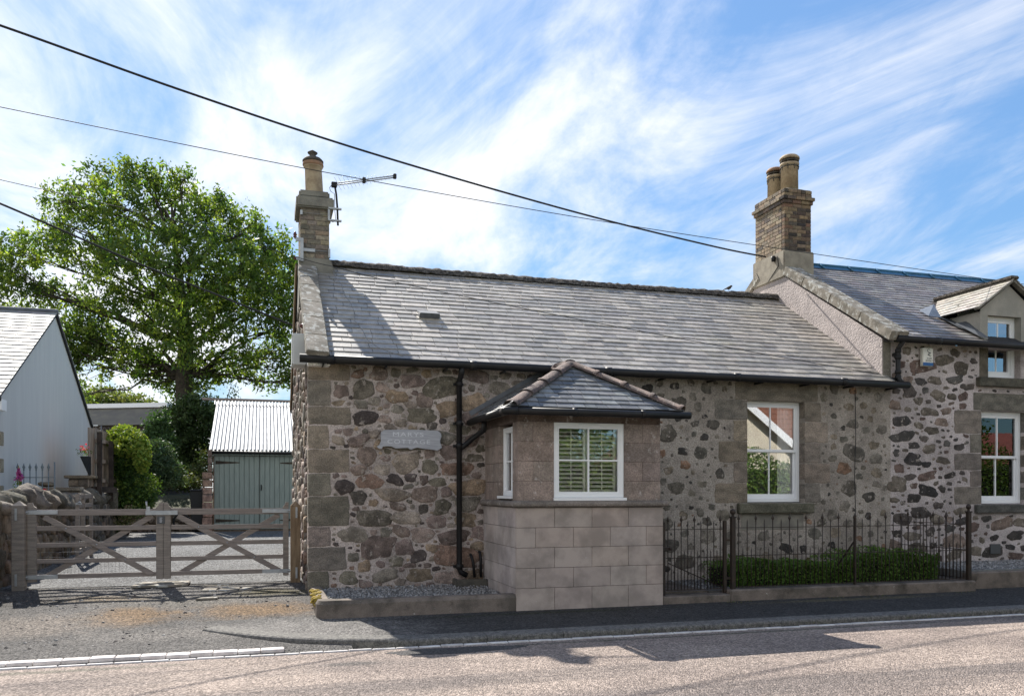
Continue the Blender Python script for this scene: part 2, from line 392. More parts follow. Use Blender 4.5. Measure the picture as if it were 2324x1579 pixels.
PROF = [(-400, -.16), (0, -.10), (8.9, -.11), (9.2, -.06), (10.7, -.02), (12.46, .10), (13.6, .18), (18, .31), (24.5, .44), (500, .46)]
def gz(y):
    for (a, za), (b, zb) in zip(PROF, PROF[1:]):
        if y <= b: return za+(zb-za)*(y-a)/(b-a)
    return PROF[-1][1]
def sheet(name, xs, ys, zf, m, kind='structure', jag=None):
    b = MB(); nx = len(xs); vs = []
    for j, y in enumerate(ys):
        for i, x in enumerate(xs): vs.append((x, y, zf(x, y)))
    fs = [(j*nx+i, j*nx+i+1, (j+1)*nx+i+1, (j+1)*nx+i) for j in range(len(ys)-1) for i in range(nx-1)]
    b.add(vs, fs, (1, 1, 1), True)
    o = b.build(name, m, None, recalc=False)
    return tag(o, kind=kind)
lin = lambda a, b, n: [a+(b-a)*i/n for i in range(n+1)]
sheet('ground', [-400, -60, -20, -8, 0, 8, 20, 60, 400], [-400, -60, -20, -5, 0, 8.9, 9.2, 10.7, 12.46, 13.6, 18, 24.5, 60, 150, 600], lambda x, y: gz(y)-.05, M['grassg'])
sheet('road', lin(-60, 80, 40), [1.2, 3, 5, 7, 8.0, 8.97], lambda x, y: -.105-.0*y+.03*math.exp(-((y-5)/2.5)**2), M['road'])
sheet('driveway', lin(-3.75, .9, 40), [8.97+.0]+lin(9.06, 13.6, 60), lambda x, y: gz(y)+.004*math.sin(x*5+y*3)-(.0 if x < .5 else .0), M['drive'])
sheet('gravel_drive', lin(-4.0, 3.0, 20), [13.56]+lin(13.7, 25.2, 40), lambda x, y: gz(y)+.006, M['gravel'])
# pavement follows the kerb line, which swings back into the drive entrance
KERB = [(-.70, 10.32), (-.45, 10.05), (-.20, 9.80), (.05, 9.58), (.32, 9.38), (.65, 9.23), (1.05, 9.13), (1.6, 9.09)]
def kerb_y(x):
    if x >= 1.6: return 9.09
    for (a, ya), (b, yb) in zip(KERB, KERB[1:]):
        if x <= b: return ya+(yb-ya)*(x-a)/(b-a)
def kerb_h(x): return .052*min(1, max(0.35, (x+.75)/1.0))
pv = MB(); xs = lin(-.69, 1.6, 24)+lin(1.9, 30, 40); vs = []
for x in xs:
    k = kerb_y(x)+.24
    for j in range(6):
        y = k+(10.9-k)*j/5
        vs.append((x, y, gz(y)+.004+(kerb_h(x)*.9-.004)*(1-j/5)**2*.55))
pv.add(vs, [(i*6+j, (i+1)*6+j, (i+1)*6+j+1, i*6+j+1) for i in range(len(xs)-1) for j in range(5)], (1, 1, 1), True)
tag(pv.build('pavement', M['pavement'], None, False), kind='structure')
kb = MB()
path = KERB+[(2.4+.915*i, 9.09) for i in range(32)]
for i in range(len(path)-1):
    (xa, ya), (xb, yb) = path[i], path[i+1]
    d = Vector((xb-xa, yb-ya, 0)); L = d.length; d.normalize(); nrm = Vector((-d.y, d.x, 0))
    g = .004 if i >= 7 else 0
    ring = []
    for (x, y, hh) in ((xa, ya, kerb_h(xa)), (xb, yb, kerb_h(xb))):
        p = Vector((x, y, 0)); z0 = gz(y) if y > 9.3 else -.12
        e = d*(g if (x, y) == (xa, ya) else -g)
        top = max(gz(y), -.062)+hh*.62+(.02 if y > 9.1 else 0)
        wk_ = .25
        prof = [(0, z0-.05), (0, top-.03), (.008, top-.012), (.03, top), (wk_, top+.004), (wk_+.01, z0-.05)]
        ring.append([p+e+nrm*a+Vector((0, 0, z)) for a, z in prof])
    n = 6
    kb.add(ring[0]+ring[1], [(k, k+1, n+k+1, n+k) for k in range(n-1)]+[(0, 5, 4, 3, 2, 1), (6, 7, 8, 9, 10, 11)], (1, 1, 1))
tag(kb.build('kerb', M['kerb'], None), kind='structure')
# white channel blocks along the road edge, and a second raised row across the drive mouth
ch = MB(); x = -8.0
while x < 30:
    w = rng.uniform(.24, .27); c = rng.uniform(.8, 1.1)
    ch.box(x+.004, x+w-.004, 8.95+rng.uniform(-.004, .004), 9.0, -.16, -.088+rng.uniform(-.003, .003), (c, c, c), .006); x += w
tag(ch.build('channel_blocks', M['whiteblock'], None), kind='structure')
ch = MB(); x = -8.0
while x < .1:
    w = rng.uniform(.22, .25); c = rng.uniform(.75, 1.1)
    ch.box(x+.003, x+w-.003, 9.035+rng.uniform(-.004, .004), 9.18, -.16, -.052+rng.uniform(-.004, .004), (c, c*.96, c*.94), .007); x += w
tag(ch.build('sett_kerb', M['whiteblock'], None), kind='structure')
# asphalt repair by the channel
pm = MB(); n = 28; pts = []
for i in range(n):
    a = 2*math.pi*i/n; r = 1+.08*math.sin(3*a+1)+.05*math.sin(7*a)
    pts.append((1.95+.75*r*math.cos(a), 8.70+.17*r*math.sin(a), -.0985))
pm.add(pts+[(p[0], p[1], -.12) for p in pts], [tuple(range(n))]+[(i, (i+1) % n, n+(i+1) % n, n+i) for i in range(n)])
tag(pm.build('road_patch', M['patch'], None), kind='structure')

# ---------------------------------------------------------------- masonry helpers
def stones(mb, x0, x1, z0, z1, excl, sizes, tries, gap, pal, r, proud=.02, asp=(1.0, 1.9), inside=None, rag=.05):
    placed = []; S = []
    for (amin, amax, cnt) in sizes:
        for _ in range(cnt):
            for _t in range(tries):
                b = r.uniform(amin, amax); a = b*r.uniform(*asp)
                x = r.uniform(x0+a*.6, x1-a*.6); z = r.uniform(z0+b*.6, z1-b*.6)
                if inside and not inside(x, z): continue
                if any(x+a > e[0] and x-a < e[1] and z+b > e[2] and z-b < e[3] for e in excl): continue
                ok = True
                for (X, Z, A, B) in placed:
                    dx = (x-X)/(a+A+gap); dz = (z-Z)/(b+B+gap)
                    if dx*dx+dz*dz < (.86 if min(b, B) > .06 else .95): ok = False; break
                if ok:
                    placed.append((x, z, a, b)); break
    for (x, z, a, b) in placed:
        n = 18; e = r.uniform(2.0, 5.0); ph = [r.uniform(0, 6.28) for _ in range(4)]; rot = r.uniform(-.25, .25)
        k1 = r.uniform(.04, .12); k2 = r.uniform(.03, .08); sk = r.uniform(-.22, .22)
        jg = [1+r.uniform(-rag, rag) for _ in range(n)]
        rg = []
        pr = proud*r.uniform(.3, 1.2)*min(1, b/.07)
        for (s, y) in ((1.04, .02), (.985, -pr*.45), (.90, -pr*.9), (.5, -pr)):
            for i in range(n):
                t = 2*math.pi*i/n
                c, q = math.cos(t), math.sin(t)
                rr = (abs(c)**e+abs(q)**e)**(-1/e)*(1+k1*math.sin(2*t+ph[0])+k2*math.sin(3*t+ph[1])+k2*math.sin(5*t+ph[2]))*jg[i]
                px, pz = a*rr*c*s*(1+sk*q), b*rr*q*s
                rg.append((x+px*math.cos(rot)-pz*math.sin(rot), y, z+px*math.sin(rot)+pz*math.cos(rot)))
        rg.append((x, -pr*1.02, z))
        fs = [(k*n+i, k*n+(i+1) % n, (k+1)*n+(i+1) % n, (k+1)*n+i) for k in range(3) for i in range(n)]
        fs += [(3*n+i, 3*n+(i+1) % n, 4*n) for i in range(n)]
        c = r.choice(pal[:len(pal)-2] if b < .05 and r.random() < .5 else pal); j = r.uniform(.75, 1.2)
        mb.add(rg, fs, (c[0]*j, c[1]*j, c[2]*j), True)
def ragblock(x0, x1, z0, z1, y0, y1, col, keep=(), r=rng, j=.009):
    q = MB(); pts = []
    def edge(a, b, n, fix):
        for i in range(n):
            f = i/n; x = a[0]+(b[0]-a[0])*f; z = a[1]+(b[1]-a[1])*f
            if not fix: x += r.uniform(-j, j); z += r.uniform(-j, j)*.7
            pts.append((x, z))
    nx = max(3, int((x1-x0)/.07)); nz = max(3, int((z1-z0)/.07)); c = .012
    edge((x0+c, z0), (x1-c, z0), nx, False); edge((x1, z0+c), (x1, z1-c), nz, 'r' in keep)
    edge((x1-c, z1), (x0+c, z1), nx, False); edge((x0, z1-c), (x0, z0+c), nz, 'l' in keep)
    n = len(pts); cx, cz = (x0+x1)/2, (z0+z1)/2
    vs = [(x, y1, z) for x, z in pts]+[(x, y0+.006, z) for x, z in pts]+[(cx+(x-cx)*(1-.02/(x1-x0)), y0, cz+(z-cz)*(1-.02/(z1-z0))) for x, z in pts]
    q.add(vs, [(i, (i+1) % n, n+(i+1) % n, n+i) for i in range(n)]+[(n+i, n+(i+1) % n, 2*n+(i+1) % n, 2*n+i) for i in range(n)]+[tuple(range(2*n, 3*n))], col)
    return q
def wall_face(mb, x0, x1, z0, z1, holes, depth, col, y=0.0):
    xs = sorted({x0, x1, *[h[0] for h in holes], *[h[1] for h in holes]}); zs = sorted({z0, z1, *[h[2] for h in holes], *[h[3] for h in holes]})
    xs = [x for x in xs if x0 <= x <= x1]; zs = [z for z in zs if z0 <= z <= z1]
    for a, b in zip(xs, xs[1:]):
        for c, d in zip(zs, zs[1:]):
            mx, mz = (a+b)/2, (c+d)/2
            if any(h[0] < mx < h[1] and h[2] < mz < h[3] for h in holes): continue
            mb.add([(a, y, c), (b, y, c), (b, y, d), (a, y, d)], [(0, 1, 2, 3)], col)
    for h in holes:
        a, b, c, d = h[:4]
        for q in (((a, y, c), (a, y, d), (a, y+depth, d), (a, y+depth, c)), ((b, y, d), (b, y, c), (b, y+depth, c), (b, y+depth, d)),
                  ((a, y, d), (b, y, d), (b, y+depth, d), (a, y+depth, d)), ((b, y, c), (a, y, c), (a, y+depth, c), (b, y+depth, c))):
            mb.add(q, [(0, 1, 2, 3)], col)
def courses(mb, x0, x1, zs, wfun, y0, y1, colf, ch=.006, joint=.004, off=(0, .5), r=rng, skip=()):
    for i, (za, zb) in enumerate(zip(zs, zs[1:])):
        x = x0; first = True
        while x < x1-.01:
            w = wfun()
            if first and i % 2: w *= off[1]
            first = False
            xb = min(x+w, x1)
            if x1-xb < .07: xb = x1
            mx = (x+xb)/2
            if not any(s[0] < mx < s[1] and s[2] < (za+zb)/2 < s[3] for s in skip):
                mb.box(x+joint/2, xb-joint/2, y0, y1, za+joint/2, zb-joint/2, colf(), ch)
            x = xb
def clip(poly, cp):
    out = poly
    n = len(cp)
    for i in range(n):
        ax, ay = cp[i]; bx, by = cp[(i+1) % n]
        inp = out; out = []
        if not inp: return []
        f = lambda p: (bx-ax)*(p[1]-ay)-(by-ay)*(p[0]-ax)
        for k in range(len(inp)):
            p, q = inp[k], inp[(k+1) % len(inp)]; fp, fq = f(p), f(q)
            if fp >= 0: out.append(p)
            if (fp >= 0) != (fq >= 0):
                t = fp/(fp-fq); out.append((p[0]+(q[0]-p[0])*t, p[1]+(q[1]-p[1])*t))
    return out
def slates(mb, O, U, V, poly, expo, wr, colf, r, thick=.016, jit=.013, gap=.007, tail=.016):
    O = Vector(O); U = Vector(U).normalized(); V = Vector(V).normalized(); N = U.cross(V).normalized()
    smin = min(p[0] for p in poly); smax = max(p[0] for p in poly); tmax = max(p[1] for p in poly)
    t = 0.0; row = 0
    while t < tmax:
        ex = expo*r.uniform(.96, 1.04)
        s = smin-r.uniform(0, wr[1])
        while s < smax:
            w = r.uniform(*wr)
            dj = r.uniform(-jit, jit); dj2 = dj+r.uniform(-jit, jit)*.35
            q = clip([(s+gap/2, t+dj), (s+w-gap/2, t+dj2), (s+w-gap/2, t+ex+.03), (s+gap/2, t+ex+.03)], poly)
            tk = thick*r.uniform(.75, 1.4); lift = r.uniform(0, .005)
            if len(q) >= 3:
                def P(a, b, bottom=False):
                    k = (b-t)/(ex+.03)
                    h = (tail+lift)*(1-k)+.003*k
                    if bottom: h -= tk
                    return O+U*a+V*b+N*h
                n = len(q)
                vs = [P(*p) for p in q]+[P(*p, True) for p in q]
                mb.add(vs, [tuple(range(n)), tuple(range(n, 2*n))[::-1]]+[(i, (i+1) % n, n+(i+1) % n, n+i) for i in range(n)], colf())
            s += w
        t += ex; row += 1
def jitter(c, a, r=rng, hue=.06):
    k = r.uniform(1-a, 1+a)
    return (c[0]*k*r.uniform(1-hue, 1+hue), c[1]*k, c[2]*k*r.uniform(1-hue, 1+hue))
def window(parent, T, x0, x1, z0, z1, kind, glass, fw=.06, y=0.0, vent=True):
    """frame sits from y (front) to y+.07; kind: casement or sash. Frame mesh is the part, bars/glass its sub-parts"""
    f = MB(T)
    f.box(x0, x1, y, y+.07, z1-fw, z1, ch=.004); f.box(x0, x1, y, y+.07, z0, z0+fw, ch=.004)
    f.box(x0, x0+fw, y+.001, y+.069, z0+fw-.004, z1-fw+.004, ch=.004); f.box(x1-fw, x1, y+.001, y+.069, z0+fw-.004, z1-fw+.004, ch=.004)
    if vent: f.box((x0+x1)/2-.16, (x0+x1)/2+.16, y-.014, y+.002, z1-fw*.75, z1-fw*.4, ch=.003)
    fo = f.build('window', M['white'], parent)
    mx = (x0+x1)/2; g = MB(T); br = MB(T)
    if kind == 'casement':
        s = .05
        a0, a1, c0, c1 = x0+fw, x1-fw, z0+fw, z1-fw
        sa = MB(T)
        sa.box(a0, a1, y+.008, y+.06, c1-s*.5, c1+.002, ch=.003); sa.box(a0, a1, y+.008, y+.06, c0-.002, c0+s*.5, ch=.003)
        sa.box(a0-.002, a0+s*.5, y+.009, y+.059, c0+.02, c1-.02, ch=.003); sa.box(a1-s*.5, a1+.002, y+.009, y+.059, c0+.02, c1-.02, ch=.003)
        sa.build('sash', M['white'], fo)
        g.box(a0+.01, a1-.01, y+.035, y+.045, c0+.01, c1-.01)
        br.box(mx-.012, mx+.012, y+.022, y+.05, c0, c1, ch=.003); br.box(a0, a1, y+.0235, y+.0485, (c0+c1)/2-.011, (c0+c1)/2+.011, ch=.003)
    else:
        zm = (z0+z1)/2+.01; s = .048
        for (lo, hi, yy) in ((zm-.02, z1-fw, y+.012), (z0+fw, zm+.02, y+.05)):
            lo_, hi_ = lo, hi
            sa = MB(T); a0, a1 = x0+fw*.8, x1-fw*.8
            sa.box(a0, a1, yy, yy+.035, hi-s, hi, ch=.003); sa.box(a0, a1, yy, yy+.035, lo, lo+(s if yy < y+.03 else .075), ch=.003)
            sa.box(a0, a0+s, yy+.001, yy+.034, lo+.02, hi-.02, ch=.003); sa.box(a1-s, a1, yy+.001, yy+.034, lo+.02, hi-.02, ch=.003)
            sa.build('sash', M['white'], fo)
            g.box(a0+.02, a1-.02, yy+.014, yy+.02, lo+.02, hi-.02)
            br.box(mx-.011, mx+.011, yy+.004, yy+.03, lo+.03, hi-.03, ch=.002)
    br.build('glazing_bar', M['white'], fo)
    g.build('pane', glass, fo)
    return fo
# ================================================================ COTTAGE
YF = 12.46; XL = .605; XR = 10.66
cot = thing('stone_cottage', (XL, YF, 0), 'low single storey rubble stone cottage with grey slate roof and square bay window', 'cottage')
PALL = [(.34, .29, .24), (.31, .245, .21), (.27, .21, .175), (.20, .155, .135), (.10, .082, .076), (.30, .25, .21), (.26, .23, .19), (.27, .215, .155), (.19, .17, .13), (.24, .185, .165), (.12, .105, .09), (.31, .235, .165), (.22, .20, .165), (.25, .17, .13), (.30, .25, .20), (.17, .15, .12)]
PALM = [(.15, .135, .11), (.06, .055, .05), (.19, .17, .135), (.22, .185, .14), (.11, .10, .085), (.16, .15, .125), (.20, .18, .15), (.17, .155, .13), (.24, .15, .10)]
PALR = [(.075, .066, .06), (.105, .09, .08), (.15, .13, .105), (.095, .09, .083), (.14, .10, .085), (.18, .155, .125), (.06, .055, .053), (.22, .17, .14)]
MC_L, MC_M, MC_R = (.45, .39, .355), (.34, .305, .265), (.48, .43, .415)
SW = (7.86, 9.0, 1.39, 3.14)            # sash opening
FT = lambda x, y, z: (x, YF+y, z)
w = MB(FT)
wall_face(w, XL, 5.3, -.1, 3.5, [], .3, MC_L)
wall_face(w, 5.3, 10.83, -.1, 3.5, [SW], .3, MC_M)
w.T = None
w.box(XL+.01, 10.8, YF+.30, YF+.34, -.1, SW[2], (.3, .3, .3)); w.box(XL+.01, 10.8, YF+.30, YF+.34, SW[3], 3.5, (.3, .3, .3))
w.box(XL+.01, SW[0], YF+.301, YF+.339, SW[2], SW[3], (.3, .3, .3)); w.box(SW[1], 10.8, YF+.301, YF+.339, SW[2], SW[3], (.3, .3, .3))
w.box(XL+.02, 10.8, 19.0, 19.1, 0, 3.5, (.3, .3, .3))
# left gable (faces -x)
gz0 = -.02
w.add([(XL, YF, gz0), (XL, 19.1, gz0), (XL, 19.1, 3.45), (XL, 15.78, 5.6), (XL, YF, 3.45)], [(0, 1, 2, 3, 4)], (.30, .24, .21))
w.add([(XL+.3, YF, gz0), (XL+.3, 19.1, gz0), (XL+.3, 19.1, 3.45), (XL+.3, 15.78, 5.6), (XL+.3, YF, 3.45)], [(0, 1, 2, 3, 4)], (.3, .3, .3))
w.build('wall', M['mortar'], cot, recalc=False)
# ashlar quoins and dressings
def ash(): return jitter(rng.choice([(.26, .225, .185), (.24, .21, .18), (.22, .195, .165), (.29, .25, .205)]), .12)
qx = []
zq = [.09, .43, .78, 1.08, 1.52, 1.86, 2.21, 2.56, 2.83, 3.21, 3.46]
for i, (a, b) in enumerate(zip(zq, zq[1:])):
    wd = (.31 if i % 2 == 0 else .58)*rng.uniform(.92, 1.08)
    q = ragblock(XL-.006, XL+wd, a+.006, b-.006, YF-.009, YF+.3, ash(), 'l')
    q.build('quoin', M['ashlar'], cot); qx.append((XL-.1, XL+wd+.01, a, b))
for side in (0, 1):
    zs = [1.39, 1.73, 2.08, 2.44, 2.8, 3.14]
    for i, (a, b) in enumerate(zip(zs, zs[1:])):
        wd = (.58 if (i+side) % 2 == 0 else .24)*rng.uniform(.9, 1.1)
        if side: x0, x1 = SW[1]-.004, SW[1]+wd*(.9 if wd > .4 else 1.3)
        else: x0, x1 = SW[0]-wd, SW[0]+.004
        q = ragblock(x0, x1, a+.005, b-.005, YF-.009, YF+.155, ash(), 'l' if side else 'r')
        q.build('quoin', M['ashlar'], cot); qx.append((x0-.01, x1+.01, a, b))
q = ragblock(7.63, 9.27, 3.143, 3.45, YF-.010, YF+.155, (.21, .185, .15), ''); q.build('lintel', M['ashlar'], cot); qx.append((7.6, 9.3, 3.13, 3.5))
q = MB(); q.box(7.66, 9.14, YF-.10, YF+.16, 1.215, 1.385, (.15, .145, .11), .015); q.build('window_sill', M['ashlar'], cot); qx.append((7.6, 9.2, 1.2, 1.4))
q = MB(); q.box(7.75, 8.98, YF-.008, YF+.1, .93, 1.20, (.17, .16, .15), .01); q.build('infill_panel', M['cement'], cot); qx.append((7.7, 9.0, .92, 1.21))
st = MB(FT)
r1 = random.Random(5)
bayx = (3.2, 5.42, -.1, 2.6)
stones(st, XL+.02, 3.23, .14, 3.44, qx, [(.13, .17, 9), (.09, .125, 40), (.06, .09, 130), (.035, .055, 320), (.018, .032, 520)], 60, .023, PALL, r1, .02, rag=.09, asp=(1.05, 2.4))
stones(st, 3.23, 5.4, 2.55, 3.44, [], [(.08, .12, 8), (.05, .08, 20), (.025, .045, 40)], 40, .022, PALL, r1, .02)
stones(st, 5.42, 10.72, .2, 3.44, qx+[(5.3, 5.5, 0, 2.6), (SW[0]-.02, SW[1]+.02, SW[2]-.02, SW[3]+.02)], [(.11, .15, 9), (.075, .11, 34), (.045, .075, 80), (.016, .04, 260)], 30, .06, PALM, r1, .007, asp=(.9, 1.6), rag=.11)
GT = lambda x, y, z: (XL+y, YF+x, z)
st.T = GT
stones(st, .05, 6.6, .1, 4.9, [(-.1, .3, 0, 4)], [(.10, .16, 60), (.06, .10, 240), (.03, .05, 400)], 30, .015, PALL, r1, .045, inside=lambda x, z: z < 3.4+.62*min(x, 6.64-x))
st.build('rubble_facing', M['stone'], cot, recalc=True)
# roof
TH = math.atan2(2.25, 3.50); SL = math.hypot(2.25, 3.50)
Ye, Ze = 12.26, 3.53
def sl_main():
    k = rng.choice([(.33, .30, .265), (.27, .248, .22), (.36, .325, .28), (.30, .278, .25), (.235, .217, .198), (.39, .352, .305)])
    return jitter(k, .17, hue=.015)
dk = MB()
dk.add([(XL+.3, Ye-.0, Ze-.02), (11.0, Ye, Ze-.02), (11.0, 15.76, Ze+2.23), (XL+.3, 15.76, Ze+2.23)], [(0, 1, 2, 3)])
dk.add([(XL-.05, 19.3, Ze-.05), (11.0, 19.3, Ze-.05), (11.0, 15.76, Ze+2.22), (XL-.05, 15.76, Ze+2.22)], [(0, 1, 2, 3)])
dk.add([(XL-.05, 19.3, Ze-.13), (11.0, 19.3, Ze-.13), (11.0, 15.76, Ze+2.14), (XL-.05, 15.76, Ze+2.14)], [(0, 1, 2, 3)])
dk.box(XL-.06, XL-.03, 19.2, 19.32, Ze-.2, Ze-.03)
dk.build('roof_deck', M['deck'], cot, recalc=False)
sm = MB()
slates(sm, (0, Ye, Ze), (1, 0, 0), (0, math.cos(TH), math.sin(TH)), [(.86, 0), (10.72, 0), (10.72, SL), (.86, SL)], .185, (.24, .46), sl_main, random.Random(3))
sm.build('roof', M['slate'], cot, recalc=False)
sm = MB()
slates(sm, (0, 19.3, Ze-.03), (-1, 0, 0), (0, -math.cos(TH), math.sin(TH)), [(-10.7, 0), (-.6, 0), (-.6, SL), (-10.7, SL)], .3, (.4, .5), sl_main, random.Random(4))
sm.build('roof', M['slate'], cot, recalc=False)
# bargeboard of the rear slope, seen edge-on past the gable
bb = MB(); bb.bar((XL-.06, 19.32, 3.42), (XL-.06, 15.8, 5.70), .03, .16); bb.build('bargeboard', M['timber_new'], cot)
# ridge
rg = MB(); n = 150; prev = None
r2 = random.Random(8); vs = []; fs = []
for i in range(n+1):
    x = 1.15+(10.75-1.15)*i/n; sag = -.03*math.sin(math.pi*i/n)
    for k, (dy, dz) in enumerate(((-.20, -.05), (-.13, .045), (-.04, .085), (.06, .075), (.18, -.05))):
        vs.append((x, 15.76+dy+r2.uniform(-.014, .014), Ze+2.25+dz+sag+r2.uniform(-.014, .014)))
for i in range(n):
    for k in range(4): fs.append((i*5+k, (i+1)*5+k, (i+1)*5+k+1, i*5+k+1))
rg.add(vs, fs, (1, 1, 1), True); rg.build('ridge', M['ridge'], cot, recalc=False)
# skew coping
cv = Vector((0, math.cos(TH), math.sin(TH))); nv = Vector((0, -math.sin(TH), math.cos(TH)))
sk = MB(); s = -.12; base = Vector((0, Ye, Ze))
segs = [.0, .62, 1.32, 1.98, 2.75, 3.45, 3.78]
for a, b in zip(segs, segs[1:]):
    p0 = base+cv*(a-.1+.003)+nv*.045; p1 = base+cv*(b-.1-.003)+nv*.045; x0, x1 = XL-.045, .885
    vs = [Vector((x, p.y, p.z))+nv*h for p in (p0, p1) for x, h in ((x0, -.10), (x1, -.10), (x1, .065), (x0, .085))]
    sk.add(vs, [(0, 1, 2, 3), (7, 6, 5, 4), (0, 4, 5, 1), (1, 5, 6, 2), (2, 6, 7, 3), (3, 7, 4, 0)])
sk.box(XL-.045, .885, YF-.27, YF+.02, 3.50, 3.60)
sk.build('skew_coping', M['coping'], cot, bevel=.012)
q = MB(); q.box(XL-.02, .9, YF-.2, YF+.02, 3.40, 3.50); q.build('kneeler', M['ashlar'], cot, bevel=.01)
# gutter and downpipes
gt = MB()
gt.tube([(.47, 12.19, 3.48), (3, 12.19, 3.485), (6, 12.19, 3.47), (9, 12.19, 3.475), (10.95, 12.19, 3.47)], .062, 12)
for x in (.9, 3.0, 5.2, 7.5, 9.6): gt.tube([(x-.05, 12.19, 3.478), (x+.05, 12.19, 3.478)], .07, 12)
for x in lin(.8, 10.7, 11): gt.box(x-.012, x+.012, 12.2, YF, 3.40, 3.43)
gt.build('gutter', M['black'], cot)
dp = MB(); px, py = 2.83, YF-.085
dp.tube([(px, 12.2, 3.44), (px, 12.22, 3.36), (px, py, 3.26), (px, py, .42), (px+.03, py, .36), (px+.12, py-.01, .31)], .043, 10)
for z in (3.22, 2.62, 2.28, .45): dp.tube([(px, py, z-.04), (px, py, z-.038), (px, py, z+.038), (px, py, z+.04)], [.044, .051, .051, .044], 12); dp.box(px-.08, px+.08, YF-.03, YF, z-.02, z+.02)
dp.tube([(3.06, 11.75, 2.62), (3.06, 11.78, 2.48), (3.04, py, 2.40), (2.93, py, 2.30), (2.85, py, 2.24)], .04, 10)
dp.build('downpipe', M['black'], cot)
wp = MB()
wp.tube([(3.02, YF-.02, .62), (3.02, YF-.06, .62), (3.05, YF-.08, .50), (3.07, YF-.08, .28)], .022, 8)
wp.tube([(3.16, YF-.01, .66), (3.16, YF-.06, .66), (3.17, YF-.07, .55), (3.17, YF-.08, .28)], .022, 8)
wp.build('waste_pipe', M['black'], cot)
gb = MB(); gb.box(2.74, 3.22, YF-.30, YF-.26, .1, .27); gb.box(2.74, 2.78, YF-.26, YF, .1, .27); gb.build('gully_box', M['gullybrick'], cot, bevel=.006)
# sash window
ro = MB(); ro.T = None
window(cot, lambda x, y, z: (x, YF+.14+y, z), SW[0]-.015, SW[1]-.006, SW[2]+.012, SW[3]+.015, 'sash', M['glass'], .065)
cu = MB()
cu.box(8.5, 8.95, YF+.30, YF+.302, 1.4, 3.1)
cu.v = []; cu.f = []; cu.c = []; cu.s = []
def curtain(mb, x0, x1, z0, z1, y, n=40, amp=.02):
    vs = []
    for i in range(n+1):
        x = x0+(x1-x0)*i/n; yy = y+amp*math.sin(i*1.9)
        vs += [(x, yy, z0), (x, yy, z1)]
    mb.add(vs, [(2*i, 2*i+2, 2*i+3, 2*i+1) for i in range(n)], (1, 1, 1), True)
curtain(cu, 8.62, 8.98, 1.42, 3.12, YF+.25, 16)
cu.build('curtain', M['curtain'], cot, recalc=False)
# vent slate, cables on the facade
vt = MB(); p = Vector((2.62, 13.80, Ze+(13.80-Ye)*math.tan(TH)))
for a, b, c, d in ((-.17, .17, 0, .28),):
    vs = []
    for (x, s_, h) in ((-.17, -.14, .11), (.17, -.14, .11), (.17, .16, .035), (-.17, .16, .035)):
        vs.append(p+Vector((x, 0, 0))+cv*s_+nv*h)
    for (x, s_, h) in ((-.17, -.14, .02), (.17, -.14, .02), (.17, .16, .0), (-.17, .16, .0)):
        vs.append(p+Vector((x, 0, 0))+cv*s_+nv*h)
    vt.add(vs, [(0, 1, 2, 3), (0, 4, 5, 1), (1, 5, 6, 2), (2, 6, 7, 3), (3, 7, 4, 0)])
vt.build('vent_slate', M['lead'], cot, bevel=.006)
# left chimney
chx0, chx1, chy0, chy1 = .60, 1.115, 15.33, 16.17
chm = MB()
chm.box(chx0+.012, chx1-.012, chy0+.012, chy1-.012, 4.9, 6.66, (.30, .26, .225))
def cb(): return jitter(rng.choice([(.36, .315, .24), (.31, .275, .23), (.27, .235, .195), (.38, .325, .235), (.21, .195, .17), (.33, .25, .19)]), .14)
zs = [5.50+.0]; zz = 5.50
while zz < 6.60: zz += .085; zs.append(zz)
zs = [z for z in zs if z > 5.74]
courses(chm, chx0, chx1, zs, lambda: rng.uniform(.16, .28), chy0, chy0+.1, cb, .006, .012)
chm.T = lambda x, y, z: (y, x, z)
courses(chm, chy0+.101, chy1, zs, lambda: rng.uniform(.16, .28), chx0, chx0+.1, cb, .006, .012)
courses(chm, chy0+.101, chy1, zs, lambda: rng.uniform(.2, .3), chx1-.1, chx1, cb, .006, .012)
chm.T = None
cho = chm.build('chimney', M['brick'], cot)
q = MB()
q.prism([(chx0-.02, chy0-.03, 4.9), (chx1+.10, chy0-.03, 4.9), (chx1+.10, chy0-.03, 5.52), (chx1+.015, chy0-.03, 5.76), (chx0-.02, chy0-.03, 5.76)], (0, .9, 0))
q.build('chimney_plinth', M['cement'], cho, bevel=.015)
q = MB(); q.box(chx0-.07, chx1+.075, chy0-.075, chy1+.07, 6.65, 6.85); q.box(chx0-.02, chx1+.0, chy0-.02, chy1+.02, 6.845, 6.97)
q.build('chimney_cap', M['cement'], cho, bevel=.025)
pc = (.875, 15.74, 6.96)
q = MB(); q.lathe(pc, [(.165, -.02), (.162, .02), (.155, .45), (.152, .545), (.165, .56), (.18, .585)], 24, lean=(-.045, 0)); q.build('chimney_pot', M['pot'], cho)
q = MB(); q.lathe((pc[0], pc[1], pc[2]), [(.18, .585), (.19, .61), (.185, .65), (.165, .67)], 24, lean=(-.045, 0)); q.build('pot_rim', M['pot_red'], cho)
q = MB(); q.lathe(pc, [(.10, .66), (.188, .665), (.19, .69), (.15, .735), (.07, .765), (.055, .80), (.09, .835), (.092, .845), (.03, .885), (.008, .90)], 24, lean=(-.045, 0)); q.build('pot_cowl', M['soot'], cho)

